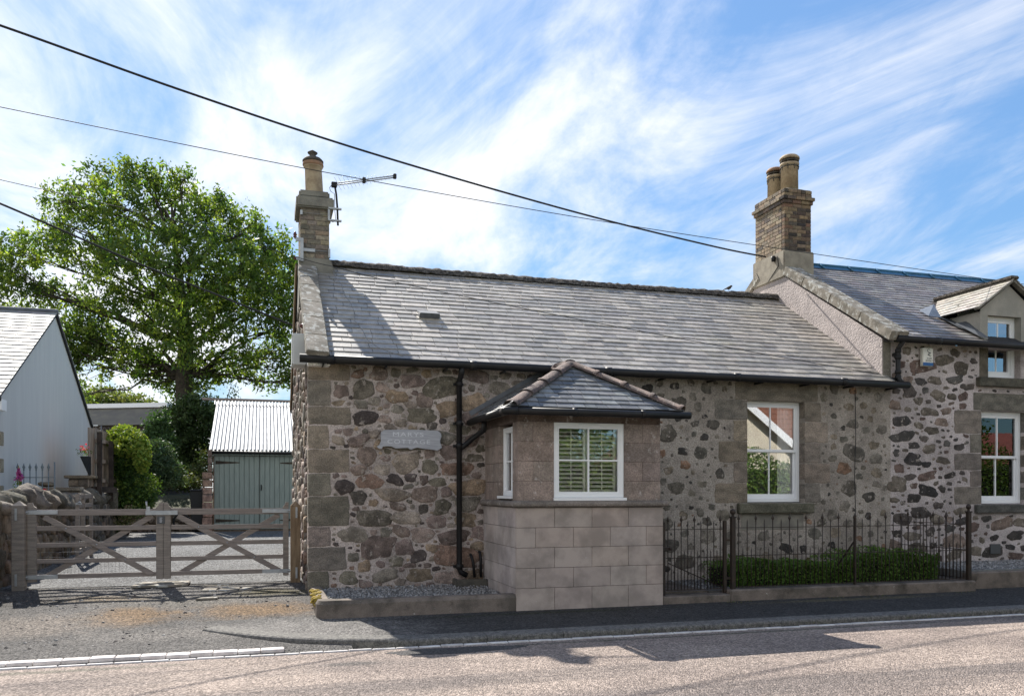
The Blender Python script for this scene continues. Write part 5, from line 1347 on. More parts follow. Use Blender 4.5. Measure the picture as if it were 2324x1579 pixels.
dark = [(.045, .075, .025), (.035, .065, .02), (.06, .09, .03)]
def B(u, v, ru, rv, t, dr=None):
    c = atT(u, v, t); return (c, (ru*t/F, (dr or ru)*t/F, rv*t/F))
shrub('dark_shrub', 'dark dense shrub at the foot of the ash tree beside the garage', 'shrub', [B(425, 970, 55, 62, 29.2), B(400, 1040, 45, 40, 29.2), B(450, 1060, 34, 60, 29.2), B(440, 930, 40, 35, 29.2), B(475, 955, 30, 40, 29.2)], 900, 20, .10, .11, dark)
shrub('leafy_sapling', 'thin leafy sapling standing up behind the garage roof', 'sapling', [B(505, 930, 34, 26, 33), B(525, 885, 12, 26, 33), B(480, 905, 14, 16, 33), B(540, 925, 12, 14, 33)], 90, 12, .10, .12, [(.07, .13, .03), (.05, .09, .025)],
      stem=[([atT(505, 1090, 33), atT(508, 930, 33), atT(526, 870, 33)], [.05, .03, .008])])
shrub('far_hedge', 'pale sunlit hedge on the skyline beyond the garden hut', 'hedge', [B(230, 915, 60, 24, 50), B(290, 918, 60, 14, 50), B(250, 900, 16, 20, 50), B(215, 905, 26, 28, 50), B(340, 925, 30, 8, 50)], 420, 16, .22, .22, [(.16, .20, .07), (.20, .22, .10), (.10, .15, .04)])
shrub('dark_bush', 'shaded bush growing in front of the garden hut', 'bush', [B(360, 960, 26, 34, 27), B(345, 1000, 34, 24, 27), B(372, 1010, 30, 26, 27)], 260, 18, .08, .10, [(.05, .10, .035), (.04, .08, .03)])
shrub('ivy_bank', 'bright topped ivy mass tumbling over the board fence end', 'ivy', [B(282, 1010, 36, 32, 21.5), B(296, 1040, 34, 45, 21.5), B(285, 1095, 32, 45, 21.5), B(320, 1110, 40, 36, 21.5), B(300, 1140, 40, 26, 21.5)], 900, 22, .06, .075, [(.13, .19, .035), (.08, .14, .03), (.05, .10, .03)], lit_leaves=([(atT(284, 1000, 21.1), (.5, .45, .42)), (atT(322, 1030, 21.0), (.22, .3, .5))], 1300, [(.20, .27, .045), (.26, .31, .06), (.14, .22, .04)], .08))  # upper leaves coloured brighter: sunlight on the ivy top put into their colour
shrub('ivy_bank', 'greyer green ivy mound behind and right of the bright ivy', 'ivy', [B(352, 1035, 42, 34, 23.5), B(370, 1065, 42, 28, 23.5), B(345, 1080, 40, 30, 23.5), B(390, 1090, 30, 12, 23.5)], 700, 22, .06, .075, [(.06, .105, .06), (.05, .09, .05), (.08, .12, .06)])
shrub('undergrowth', 'rough low weeds on the bank between the ivy and the garage', 'weeds', [B(430, 1075, 40, 14, 26.5), B(400, 1098, 50, 10, 25.6), B(440, 1095, 34, 10, 25.8), B(460, 1040, 12, 24, 26.5)], 420, 14, .09, .08, [(.09, .13, .04), (.06, .09, .035), (.10, .11, .05)])['kind'] = 'stuff'
shrub('potted_shrub', 'small variegated shrub in a pot seen through the gate', 'shrub', [B(292, 1172, 20, 22, 20.5), B(286, 1190, 18, 14, 20.5)], 120, 16, .05, .05, [(.20, .19, .09), (.12, .14, .05), (.22, .15, .11)],
      stem=[([atT(290, 1215, 20.5), atT(290, 1180, 20.5)], [.03, .02])])
q = MB(); c = ground_at(283, 1213); q.lathe((c.x, c.y, c.z), [(.11, 0), (.15, .2), (.17, .21), (.17, .24)], 16)
tag(q.build('plant_pot', M['pot_red'], None), 'terracotta pot holding the small variegated shrub', 'plant pot')
shrub('dark_shrub', 'round dark shrub on the drive edge left of the variegated one', 'shrub', [B(262, 1178, 20, 34, 21.5)], 130, 16, .05, .06, dark)

# bank, retaining wall, boundary wall
sheet('garden_bank', lin(-60, 12, 12), [25.6, 26.4, 28, 34, 60, 160], lambda x, y: 1.0 if y < 26 else (1.35 if y < 30 else 1.5), M['soil'])
q = MB()
q.box(-4.2, -1.75, 25.5, 25.9, .3, 1.05, (.16, .13, .10))
rw = random.Random(14); q.T = lambda x, y, z: (x, 25.49+y, z)
stones(q, -4.2, -1.75, .42, 1.05, [], [(.06, .1, 60), (.03, .06, 100)], 20, .02, PALL, rw, .05)
q.T = None; q.box(-4.2, -1.75, 25.4, 25.9, 1.05, 1.11, (.25, .23, .2))
tag(q.build('retaining_wall', M['stone'], None), 'low rubble retaining wall across the back of the drive under the ivy', 'wall')
bwl = thing('drystone_wall', (-3.75, 13.6, .1), 'old rubble boundary wall with big rounded coping boulders left of the gate', 'wall')
q = MB(); WXf = -3.68
q.box(WXf-.4, WXf-.03, 11.9, 24.4, 0, 1.28, (.17, .145, .12))
q.T = lambda x, y, z: (WXf-y-.03, x, z)
stones(q, 11.9, 24.4, .1, 1.25, [], [(.12, .17, 60), (.08, .12, 200), (.04, .08, 400)], 16, .01, [(.20, .17, .13), (.15, .13, .10), (.12, .105, .09), (.23, .19, .15), (.17, .135, .11)], rw, .06, asp=(1, 2))
q.T = lambda x, y, z: (x, 11.9+y, z)
stones(q, WXf-.4, WXf-.03, .1, 1.25, [], [(.08, .12, 20), (.04, .08, 40)], 16, .01, PALL, rw, .06)
q.T = None
q.build('wall_body', M['boulder'], bwl)
def boulder(mb, c, r, rr_, col):
    n, m_ = 12, 8; vs = []; fs = []; ph = [rr_.uniform(0, 6.3) for _ in range(8)]
    for j in range(m_+1):
        th = math.pi*j/m_
        for i in range(n):
            a = 2*math.pi*i/n
            d = Vector((math.sin(th)*math.cos(a), math.sin(th)*math.sin(a), math.cos(th)))
            k = 1+.20*math.sin(2.2*d.x+ph[0])+.16*math.sin(3*d.y+ph[1])+.14*math.sin(4*d.z+ph[2]+2*d.x)+.08*math.sin(6*d.x+ph[3])+.07*math.sin(8*d.y+5*d.z+ph[4])+.05*math.sin(11*d.z-9*d.y+ph[5])
            vs.append((c[0]+d.x*r[0]*k, c[1]+d.y*r[1]*k, c[2]+d.z*r[2]*k))
    for j in range(m_):
        for i in range(n): fs.append((j*n+i, j*n+(i+1) % n, (j+1)*n+(i+1) % n, (j+1)*n+i))
    mb.add(vs, fs, col, True)
y = 11.9
while y < 24.2:
    q = MB(); L = rw.uniform(.15, .40)
    boulder(q, (WXf-.2+rw.uniform(-.05, .05), y+L, 1.36+rw.uniform(-.04, .08)), (rw.uniform(.22, .32), L, rw.uniform(.14, .28)), rw, jitter((.17, .155, .135), .25))
    q.build('coping_boulder', M['boulder'], bwl); y += L*1.75
# neighbour's garden things above the wall
q = MB(); a = atT(150, 1078, 19.5); b = atT(205, 1078, 19.5); zc = a.z
q.box(a.x+.06, b.x-.04, a.y, a.y+.5, .3, zc-.08, (.24, .20, .16))
for k in range(9):
    z = zc-.08-.19*(k+1); q.box(a.x+.05, a.x+.05+(.3 if k % 2 else .2), a.y-.02, a.y+.1, z+.01, z+.18, jitter((.26, .21, .17), .15), .01); q.box(a.x+.06+(.3 if k % 2 else .2), b.x-.03, a.y-.02, a.y+.1, z+.01, z+.18, jitter((.22, .18, .15), .15), .01)
q.box(a.x-.03, b.x+.1, a.y-.1, a.y+.55, zc-.075, zc, (.32, .26, .19), .015)
tag(q.build('stone_pier', M['ashlar'], None), 'square sandstone gate pier with flat cap by the white gable', 'pier')
q = MB(); a = atT(103, 1106, 18); b = atT(178, 1106, 18); q.box(a.x, b.x, a.y, a.y+.3, .3, a.z-.07, (.22, .18, .14)); q.box(a.x-.05, b.x, a.y-.06, a.y+.36, a.z-.068, a.z+.01, (.34, .29, .23), .01)
tag(q.build('garden_wall', M['ashlar'], None), 'low garden wall with flat pale coping in front of the pier', 'wall')
q = MB(); c = atT(106, 1097, 18); boulder(q, (c.x, c.y+.1, a.z+.07), (.17, .14, .075), rw, (.20, .165, .12)); tag(q.build('cobble', M['boulder'], None), 'smooth rounded stone resting on the end of the low garden wall', 'stone')
q = MB(); c = atT(98, 1112, 17.9); q.tube([(c.x, c.y, a.z-.18), (c.x, c.y, a.z-.02)], .06, 12); tag(q.build('red_reflector', M['redlamp'], None), 'small round red reflector fixed at the end of the low wall', 'reflector')
gr = thing('spear_gate', atT(20, 1200, 17), 'grey painted spear topped gate in front of the white gable', 'gate')
q = MB(); a = atT(12, 1100, 16.9); b = atT(124, 1100, 16.9)
for k in range(9):
    p = a.lerp(b, k/8); tz = atT(12, 1066, 16.9).z
    if k in (0, 8): q.tube([(p.x, p.y, .4), (p.x, p.y, tz+.16)], .014, 6)
    else:
        q.tube([(p.x, p.y, .4), (p.x, p.y, tz)], .010, 6); q.lathe((p.x, p.y, tz-.01), [(.01, 0), (.02, .015), (.012, .03), (.03, .06), (.012, .11), (.002, .15)], 6)
q.build('bars', M['greyrail'], gr)
q = MB(); z = atT(12, 1083, 16.9).z; q.bar((a.x, a.y, z), (b.x, b.y, z), .03, .015); q.bar((a.x, a.y, .5), (b.x, b.y, .5), .03, .015); q.build('rail', M['greyrail'], gr)
# foxglove
fx = thing('foxglove', atT(43, 1145, 15.6), 'tall purple foxglove flowering behind the boundary wall', 'foxglove')
q = MB(); p0 = atT(48, 1150, 15.6); p1 = atT(42, 1056, 15.6); q.tube([p0, p1], [.012, .005], 6); q.build('stem', M['moss'], fx)
n = 260; f_ = nr.random(n); P_ = np.outer(1-f_, np.array(p0*.32+p1*.68))+np.outer(f_, np.array(p0*.08+p1*.92)); P_ += nr.normal(size=(n, 3))*(.026*(1.15-f_))[:, None]
leafmesh('blossom', P_, .042, cols(n, [(.42, .06, .28), (.30, .04, .22), (.5, .16, .38)], .2), M['petal'], fx, aspect=.8)
n = 160; f_ = nr.random(n); P_ = np.outer(1-f_, np.array(p0))+np.outer(f_, np.array(p0*.35+p1*.65)); P_ += nr.normal(size=(n, 3))*.035
leafmesh('foliage', P_, .06, cols(n, [(.16, .22, .05), (.10, .16, .04)], .2), M['leafd'], fx)
# board fence with posts
fe = thing('board_fence', atT(235, 1110, 21), 'weathered board fence panels with dark posts beside the white gable', 'fence')
F0 = atT(200, 1000, 19.6); F1 = atT(213, 1000, 19.9); F2 = atT(276, 1000, 22.0)
zt0, zb0 = atT(205, 969, 19.7).z, atT(205, 1104, 19.7).z
def fboards(a, b, n, m_):
    q = MB()
    for i in range(n):
        p = a.lerp(b, i/n); r_ = a.lerp(b, (i+.92)/n); zt_ = zt0-.012*i+rng.uniform(-.015, .01)
        q.bar((p.x, p.y, (zt_+zb0)/2), (r_.x, r_.y, (zt_+zb0)/2), .022, zt_-zb0, up=(0, 0, 1))
    return q.build('boards', m_, fe)
fboards(F0, F1, 1, M['fencewood']); fboards(F1, F2, 11, M['fencewood'])
q = MB()
for z in (zb0+.15, zb0+.62, zt0-.3): q.bar((F1.x+.05, F1.y-.02, z), (F2.x+.05, F2.y-.02, z), .04, .09)
q.build('rail', M['fencewood'], fe)
for (u, t_) in ((226, 19.9), (252, 20.6)):
    q = MB(); p = atT(u, 1000, t_); q.box(p.x-.05, p.x+.05, p.y-.05, p.y+.05, zb0-.35, zt0-(.1 if u < 240 else .28)); q.build('fence_post', M['fencepost'], fe)
q = MB(); a = atT(208, 1110, 19.8); b = atT(262, 1112, 20.6); q.bar(a, b, .1, .14); q.build('sleeper', M['fencepost'], fe)
cf = thing('chain_link_fence', atT(260, 1080, 25.5), 'rusty chain link fence in front of the garden hut', 'fence')
q = MB(); a = atT(200, 970, 25.5); b = atT(300, 970, 25.5)
L = (b-a).length; d_ = (b-a).normalized(); zt_ = atT(250, 968, 25.5).z; zb_ = 1.3; H = zt_-zb_
k = -H
while k < L:
    s0, s1 = max(0, k), min(L, k+H)
    if s1 > s0:
        for sgn in (0, 1):
            za = zb_+(s0-k); zc_ = zb_+(s1-k)
            if sgn: za, zc_ = zt_-(s0-k), zt_-(s1-k)
            pa = a+d_*s0; pb_ = a+d_*s1; q.tube([(pa.x, pa.y, za), (pb_.x, pb_.y, zc_)], .004, 3, cap=False)
    k += .13
for s in (.3, .62, .98): p = a+d_*L*s; q.tube([(p.x, p.y, zb_), (p.x, p.y, zt_+.03)], .02, 6)
q.build('netting', M['lead'], cf)
# wall mounted flower trough
ft = thing('flower_trough', atT(195, 1045, 19.5), 'dark wedge shaped trough of pink geraniums on the fence end', 'flower trough')
q = MB(); a = atT(181, 1035, 19.5); b = atT(202, 1035, 19.5); c = atT(201, 1080, 19.5); q.prism([(a.x, a.y, a.z), (b.x, b.y, a.z), (b.x, b.y, c.z)], (.0, .3, 0)); q.build('trough', M['binplastic'], ft)
c = atT(192, 1026, 19.6); leafmesh('foliage', np.array(c)+nr.normal(size=(120, 3))*(.07, .07, .05), .05, cols(120, [(.12, .2, .04), (.09, .15, .03)], .2), M['leafd'], ft)
leafmesh('blossom', np.array(atT(190, 1018, 19.6))+nr.normal(size=(30, 3))*(.04, .04, .04), .05, cols(30, [(.6, .05, .14), (.6, .12, .2)], .2), M['petal'], ft, aspect=.9)
# folded timber wicket against the wall
wk = thing('timber_wicket', atT(192, 1200, 15.5), 'narrow grey timber wicket with galvanised bolts stood against the boundary wall', 'wicket gate')
q = MB(); a = atT(176, 1120, 15.2); b = atT(207, 1120, 16.2); zt_ = a.z
for p in (a, a.lerp(b, .4), b): q.box(p.x-.03, p.x+.03, p.y-.03, p.y+.03, .3, zt_)
for z in (zt_-.05, zt_-.22, .9, .5): q.bar((a.x, a.y, z), (b.x, b.y, z), .04, .07)
q.build('frame', M['timber'], wk)
q = MB(); q.box(a.x-.02, b.x+.04, a.y-.06, a.y-.04, zt_-.20, zt_-.16); q.tube([(a.x+.05, a.y-.06, zt_-.16), (a.x+.05, a.y-.12, zt_-.16)], .02, 8); q.build('bolt', M['steel'], wk)
# wheelie bin
bn = thing('wheelie_bin', ground_at(448, 1205), 'black wheelie bin beside the garage pier', 'bin')
q = MB(); a = atT(431, 1110, 23.3); b = atT(459, 1110, 23.3); z0 = gz(24); z1 = a.z
q.add([(a.x+.04, a.y+.04, z0+.05), (b.x-.02, a.y+.04, z0+.05), (b.x-.02, a.y+.5, z0+.05), (a.x+.04, a.y+.5, z0+.05), (a.x, a.y, z1-.05), (b.x, a.y, z1-.05), (b.x, a.y+.55, z1-.05), (a.x, a.y+.55, z1-.05)],
      [(0, 1, 2, 3), (4, 5, 6, 7), (0, 1, 5, 4), (1, 2, 6, 5), (2, 3, 7, 6), (3, 0, 4, 7)]); q.build('bin_body', M['binplastic'], bn, bevel=.02)
q = MB(); q.box(a.x-.02, b.x+.02, a.y-.03, a.y+.58, z1-.05, z1, ch=.015); q.build('lid', M['binplastic'], bn)
for x in (a.x+.05, b.x-.05):
    q = MB(); q.tube([(x-.025, a.y+.5, z0+.09), (x+.025, a.y+.5, z0+.09)], .1, 12); q.build('wheel', M['dark'], bn)
hr = thing('garden_hose', ground_at(415, 1215), 'dark coiled garden hose lying by the bin', 'hose')
c = atT(412, 1183, 22.5); q = MB()
q.tube([(c.x+.22*math.cos(t*.5)*(1-.002*t), c.y+.04*math.sin(t*.3), c.z+.2*math.sin(t*.5)) for t in range(70)], .018, 5); q.build('coil', M['dark'], hr)
# ================================================================ WALL-HUNG THINGS
def text_mesh(txt, name, mat_, parent, x, y, z, size, ext=.001, spacing=1.0, width=None):
    cu_ = bpy.data.curves.new(name, 'FONT'); cu_.body = txt; cu_.size = size; cu_.extrude = ext; cu_.align_x = 'CENTER'; cu_.space_character = spacing; cu_.resolution_u = 3
    tmp = bpy.data.objects.new(name, cu_); C.objects.link(tmp)
    dg = bpy.context.evaluated_depsgraph_get(); dg.update()
    me = bpy.data.meshes.new_from_object(tmp.evaluated_get(dg)); bpy.data.objects.remove(tmp)
    xs_ = [v.co.x for v in me.vertices]; k = 1.0
    if width: k = width/(max(xs_)-min(xs_))
    o = bpy.data.objects.new(name, me); C.objects.link(o); me.materials.clear(); me.materials.append(mat_)
    org = Vector((0, 0, 0)); p = parent
    while p is not None: org = org+p.location; p = p.parent
    for v in me.vertices: c = v.co.copy(); v.co = Vector((x+c.x*k, y-c.z, z+c.y))-org
    o.parent = parent; return o
sg = thing('name_board', (2.08, YF-.06, 2.36), 'silvery driftwood name board carved MARYS COTTAGE on the rubble wall', 'sign')
OX, OZ = 1.585, 2.215
prof = [(.045, .07), (0.0, .035), (.03, .005), (.075, .0), (.085, .035), (.14, .045), (.22, .04), (.28, .012), (.36, .02), (.46, .022), (.50, -.005), (.56, .02), (.60, .03), (.68, .015), (.80, .005), (.90, -.012), (.97, .03), (.965, .06), (.945, .10), (.945, .15), (.965, .2), (.955, .25), (.91, .29), (.7, .295), (.45, .30), (.25, .29), (.11, .285), (.065, .255), (.055, .2), (.06, .13)]
q = MB(); q.prism([(OX+x*1.01, YF-.075, OZ+z) for x, z in prof], (0, .028, 0)); q.build('board', M['driftwood'], sg, bevel=.004)
text_mesh('MARYS', 'lettering', M['carved'], sg, 2.05, YF-.0765, OZ+.195, .088, spacing=1.15, width=.46)
text_mesh('COTTAGE', 'lettering', M['carved'], sg, 2.06, YF-.0765, OZ+.085, .088, spacing=1.25, width=.64)
al = thing('alarm_box', (11.54, YF-.03, 3.86), 'cream burglar alarm box with blue base strip under the gutter', 'alarm box')
q = MB(); q.prism([(11.43, YF-.02, 4.19), (11.66, YF-.02, 4.19), (11.66, YF-.02, 3.86), (11.43, YF-.02, 3.86)][::-1], (0, -.07, 0)); q.build('case', M['alarm'], al, bevel=.008)
q = MB(); q.box(11.434, 11.656, YF-.097, YF-.088, 3.865, 3.925, ch=.002); q.build('strip', M['alarm_blue'], al)
text_mesh('01289', 'lettering', M['ink'], al, 11.575, YF-.0915, 3.985, .045)
text_mesh('302067', 'lettering', M['ink'], al, 11.565, YF-.0915, 3.94, .052)
q = MB()
def sw(pts, r=.005): q.tube([(x, YF-.092, z) for x, z in pts], r, 5)
arc = lambda cx, cz, r, a0, a1, n=9: [(cx+r*math.cos(R(a0+(a1-a0)*i/n)), cz+r*math.sin(R(a0+(a1-a0)*i/n))) for i in range(n+1)]
sw(arc(11.56, 4.14, .028, 30, 270)+arc(11.56, 4.085, .028, 90, -150)); sw(arc(11.59, 4.075, .034, 60, 310)); q.build('logo', M['ink'], al)
mb_ = thing('meter_box', (.5, 13.0, 3.2), 'pale grey meter cabinet mounted high on the cottage gable', 'meter box')
a = atT(668, 767, 12.6); 
q = MB(); q.box(.40, XL+.0, 12.85, 13.25, 3.48, 3.95, ch=.01); q.build('case', M['meter'], mb_)
q = MB(); q.box(.385, .40, 12.87, 13.23, 3.50, 3.93, ch=.004); q.build('door', M['meter'], mb_)
# aerial
ae = thing('tv_aerial', (1.2, 15.3, 6.3), 'log periodic television aerial on a bent pole strapped to the left chimney', 'aerial')
AYY = 15.28; ap = lambda u, v: atY(u, v, AYY)
q = MB(); q.tube([ap(767, 512), ap(765.5, 470), ap(763, 440), ap(759, 417)], .018, 8); q.build('pole', M['black'], ae)
q = MB(); a = ap(752, 419); b = ap(896, 400.5)
q.tube([a+Vector((0, 0, .012)), b+Vector((0, 0, .012))], .011, 6); q.tube([a-Vector((0, 0, .022)), b-Vector((0, 0, .022))], .011, 6); q.build('boom', M['steel'], ae)
q = MB()
for i in range(14):
    p = a.lerp(b, .1+.86*i/14); L = .17-.009*i; q.tube([p+Vector((-L*.42, -L*.6, L*.45)), p-Vector((-L*.42, -L*.6, L*.45))], .003, 4)
q.build('elements', M['steel'], ae)
q = MB(); q.box(b.x-.03, b.x+.03, AYY-.03, AYY+.03, b.z-.045, b.z+.045, ch=.01); q.box(a.x, a.x+.1, AYY-.04, AYY+.04, a.z-.045, a.z+.045, ch=.01); m_ = a.lerp(b, .51); q.box(m_.x-.03, m_.x+.03, AYY-.03, AYY+.03, m_.z-.05, m_.z+.05, ch=.008); q.build('clamp', M['black'], ae)
q = MB(); zA, zB = ap(760, 474).z, ap(760, 501).z
for z in (zA, zB): q.box(1.09, 1.32, AYY-.03, AYY+.03, z-.012, z+.012)
q.box(1.08, 1.12, AYY-.005, AYY+.04, zB, zA); q.box(.60, .64, AYY+.02, AYY+.05, (zA+zB)/2-.04, (zA+zB)/2+.04); q.tube([(.62, AYY+.035, (zA+zB)/2), (1.1, AYY+.035, (zA+zB)/2)], .004, 4)
q.build('bracket', M['steel'], ae)
q = MB(); q.tube([ap(752, 421), ap(748, 426), ap(750, 434), ap(759, 440), ap(760, 480), ap(762, 500), ap(756, 504), ap(752, 503)], .005, 4); q.build('lead', M['wire'], ae)
# insulator bracket
ib = thing('insulator_bracket', (.55, 15.3, 5.8), 'grey iron bracket with brown insulators strapped round the left chimney', 'bracket')
zc = lambda v: atY(690, v, 15.28).z
q = MB(); q.box(.60, .655, 15.26, 15.32, zc(593), zc(541)); q.box(.52, .61, 15.27, 15.31, zc(548), zc(540)); q.box(.53, .61, 15.27, 15.31, zc(591), zc(583)); q.box(.64, .86, 15.30, 15.325, zc(569), zc(562)); q.tube([(.86, 15.31, zc(565.5)), (1.12, 15.31, zc(565.5))], .006, 5); q.box(1.09, 1.125, 15.28, 15.34, zc(580), zc(560))
q.build('bracket', M['steel'], ib)
q = MB(); q.lathe((.51, 15.29, zc(541)), [(.01, -.02), (.012, 0), (.03, .01), (.034, .025), (.02, .04), (.034, .05), (.034, .065), (.02, .08), (.024, .095), (.01, .11)], 12); q.build('insulator', M['insulator'], ib)
q = MB(); q.tube([(.49, 15.29, zc(587)), (.53, 15.29, zc(587))], .028, 10); q.build('insulator', M['insulator'], ib)
# overhead cables
def sagwire(name, pts2, r, label, n=26, m_='wire'):
    out = []
    P3 = [atY(u, v, Y) for (u, v, Y) in pts2]
    for i in range(len(P3)-1):
        p0 = P3[max(i-1, 0)]; p1 = P3[i]; p2 = P3[i+1]; p3 = P3[min(i+2, len(P3)-1)]
        for k in range(n):
            t = k/n; out.append(.5*((2*p1)+(-p0+p2)*t+(2*p0-5*p1+4*p2-p3)*t*t+(-p0+3*p1-3*p2+p3)*t**3))
    out.append(P3[-1]); q = MB(); q.tube(out, r, 6); return tag(q.build(name, M[m_], None), label, 'cable')
sagwire('overhead_cable', [(-400, -75, 11.5), (0, 58, 12.5), (420, 208, 13.3), (840, 347, 14.0), (1300, 480, 14.8), (1610, 557, 15.3), (1738, 583, 15.66)], .017, 'thick black service cable crossing the sky to the right chimney')
sagwire('overhead_wire', [(-400, 160, 13.0), (0, 243, 13), (690, 382, 13), (1250, 483, 13), (1740, 560, 13), (2324, 645, 13), (2800, 705, 13)], .006, 'thin high wire crossing the sky in front of both chimneys')
sagwire('overhead_wire', [(-400, 318, 14.8), (0, 408, 14.9), (400, 502, 15.0), (688, 588, 15.2), (760, 606, 14.6), (900, 641, 13.9), (1300, 722, 13.0), (1700, 797, 12.4), (2000, 850, 12.1)], .006, 'thin wire passing the left chimney bracket and running over the cottage roof')
sagwire('overhead_cable', [(-400, 300, 12.0), (0, 462, 12.5), (300, 592, 13.0), (500, 672, 13.3), (600, 712, 13.5), (664, 738, 13.6)], .015, 'thick dark cable from the left ending at the cottage gable insulator')
q = MB(); c = Vector((.56, 13.62, atY(664, 738, 13.6).z)); q.tube([c+Vector((-.01, 0, -.0)), c+Vector((.05, 0, 0))], [.04, .04], 10); q.tube([c+Vector((-.03, -.02, 0)), c+Vector((0, 0, 0))], .025, 8)
tag(q.build('gable_insulator', M['insulator'], None), 'brown porcelain insulator on the cottage gable holding the thick cable', 'insulator')
q = MB(); a = Vector((GX-.06, 15.70, atY(1738, 583, 15.66).z)); q.tube([a+Vector((-.02, 0, .04)), a+Vector((.0, 0, -.07))], .045, 8); q.tube([a, a+Vector((.01, -.12, .0)), a+Vector((.02, -.15, -.2)), a+Vector((.03, .25, -.45))], .01, 5)
tag(q.build('cable_terminal', M['black'], None), 'small black cable terminal on the base of the right chimney', 'terminal')
# bird on the ridge
bd = MB(); c = atY(1653, 669, 15.76); c.z = Ze+2.25+.13
bd.tube([c+Vector((-.07, 0, -.02)), c+Vector((-.045, 0, 0)), c+Vector((0, 0, .01)), c+Vector((.04, 0, .03)), c+Vector((.06, 0, .055)), c+Vector((.08, 0, .058)), c+Vector((.10, 0, .055))], [.006, .016, .034, .032, .024, .020, .003], 8)
bd.tube([c+Vector((-.05, 0, 0)), c+Vector((-.12, 0, -.035))], [.014, .008], 5); bd.tube([c+Vector((0, .01, -.02)), c+Vector((0, .01, -.075))], .003, 4); bd.tube([c+Vector((.01, -.01, -.02)), c+Vector((.01, -.01, -.075))], .003, 4)
tag(bd.build('bird', M['bark'], None), 'small dark bird perched on the cottage ridge near the gable', 'bird')
# weeds at the foot of walls
n = 900; Xw = nr.uniform(5.6, 15, n); Yw = 10.70-np.abs(nr.normal(size=n))*.06; Xw[:200] = nr.uniform(1.0, 9, 200); Yw[:200] = 9.05
Pw = np.stack([Xw, Yw, np.full(n, .0)-.01], 1); Pw[:200, 2] = -.07
keep = np.sin(Xw*3.1)+np.sin(Xw*7.7+1) > .55
wd = leafmesh('grass', Pw[keep], .05, cols(int(keep.sum()), [(.12, .12, .05), (.08, .10, .03), (.16, .14, .08)], .3), M['leafd'], None, aspect=.15)
tag(wd, 'dry grass tufts along the wall foot and kerb', 'grass', kind='stuff')

# ================================================================ ACROSS THE STREET (seen in the window glass)
sheet('verge', lin(-60, 80, 20), [-40, -8, 1.0, 1.25], lambda x, y: -.03, M['grassg'])
ob = thing('bungalow', (17.5, -4, 0), 'cream bungalow with brown tiled roof and white bargeboards across the street', 'bungalow')
q = MB()
q.add([(13.7, -4, -.1), (21.3, -4, -.1), (21.3, -4, 2.8), (17.5, -4, 5.6), (13.7, -4, 2.8)], [(0, 1, 2, 3, 4)]); q.add([(13.7, -4, -.1), (13.7, -14, -.1), (13.7, -14, 2.8), (13.7, -4, 2.8)], [(0, 1, 2, 3)])
q.add([(21.3, -4, -.1), (21.3, -7, -.1), (21.3, -7, 2.8), (21.3, -4, 2.8)], [(0, 1, 2, 3)]); q.add([(21.3, -7, -.1), (34, -7, -.1), (34, -7, 2.8), (21.3, -7, 2.8)], [(0, 1, 2, 3)])
q.build('wall', M['cream'], ob, recalc=False)
q = MB()
for (x0, s) in ((13.4, 1), (21.6, -1)):
    q.add([(x0, -3.75, 2.62), (17.5, -3.75, 5.72), (17.5, -12, 5.72), (x0, -12, 2.62)], [(0, 1, 2, 3)])
k = 0
for i in range(14):
    y0, z0, y1, z1 = -6.7-4.3*i/14, 2.7+3.6*i/14, -6.7-4.3*(i+1)/14, 2.7+3.6*(i+1)/14
    q.add([(18, y0, z0+.05), (34, y0, z0+.05), (34, y1, z1+.0), (18, y1, z1+.0)], [(0, 1, 2, 3)]); q.add([(18, y0, z0+.05), (34, y0, z0+.05), (34, y0, z0-.01), (18, y0, z0-.01)], [(0, 1, 2, 3)], (1, 1, 1))
q.build('roof', M['pantile'], ob, recalc=False)
q = MB(); q.bar((21.65, -3.7, 2.5), (17.5, -3.7, 5.62), .05, .28); q.bar((13.35, -3.7, 2.5), (17.5, -3.7, 5.62), .05, .28); q.build('bargeboard', M['white'], ob)
rh = thing('red_roofed_house', (44, -12, 0), 'house with bright red roof further along across the street', 'house')
q = MB(); q.box(36, 56, -18, -12, -.1, 3.2); q.build('wall', M['cream'], rh)
q = MB(); q.add([(35.5, -11.6, 3.1), (56.5, -11.6, 3.1), (56.5, -15, 5.1), (35.5, -15, 5.1), (35.5, -18.4, 3.1), (56.5, -18.4, 3.1)], [(0, 1, 2, 3), (3, 2, 5, 4), (0, 3, 4)]); q.build('roof', M['redroof'], rh, recalc=False)
def bighedge(label, x0, x1, h, seed, y0=-.9, y1=.3, n=9000, pal=((.09, .16, .03), (.06, .12, .025), (.14, .2, .04))):
    t = thing('garden_hedge', ((x0+x1)/2, (y0+y1)/2, -.03), label, 'hedge')
    X = nr.uniform(x0, x1, n); Y = np.where(nr.random(n) < .6, y1-np.abs(nr.normal(size=n))*.12+.12*np.sin(X*2.3+seed), nr.uniform(y0, y1, n))
    top = h+.25*np.sin(X*.9+seed)+.15*np.sin(X*2.7+seed*2); Z = nr.random(n)**.8*top
    leafmesh('foliage', np.stack([X, Y, Z], 1), .11, cols(n, list(pal), .3)*nr.uniform(.7, 1.3, (n, 1)), M['leafd'], t)
    q = MB(); q.box(x0+.2, x1-.2, y0+.2, y1-.35, 0, h*.8); q.build('dark_core', M['dark'], t)  # dark box added inside the foliage for a shaded, light-tight interior
bighedge('tall green garden hedge across the street facing the cottage', 7.5, 22, 2.9, 1, n=38000)
bighedge('long green hedge across the street facing the taller house', 24, 44, 3.0, 3, n=38000)
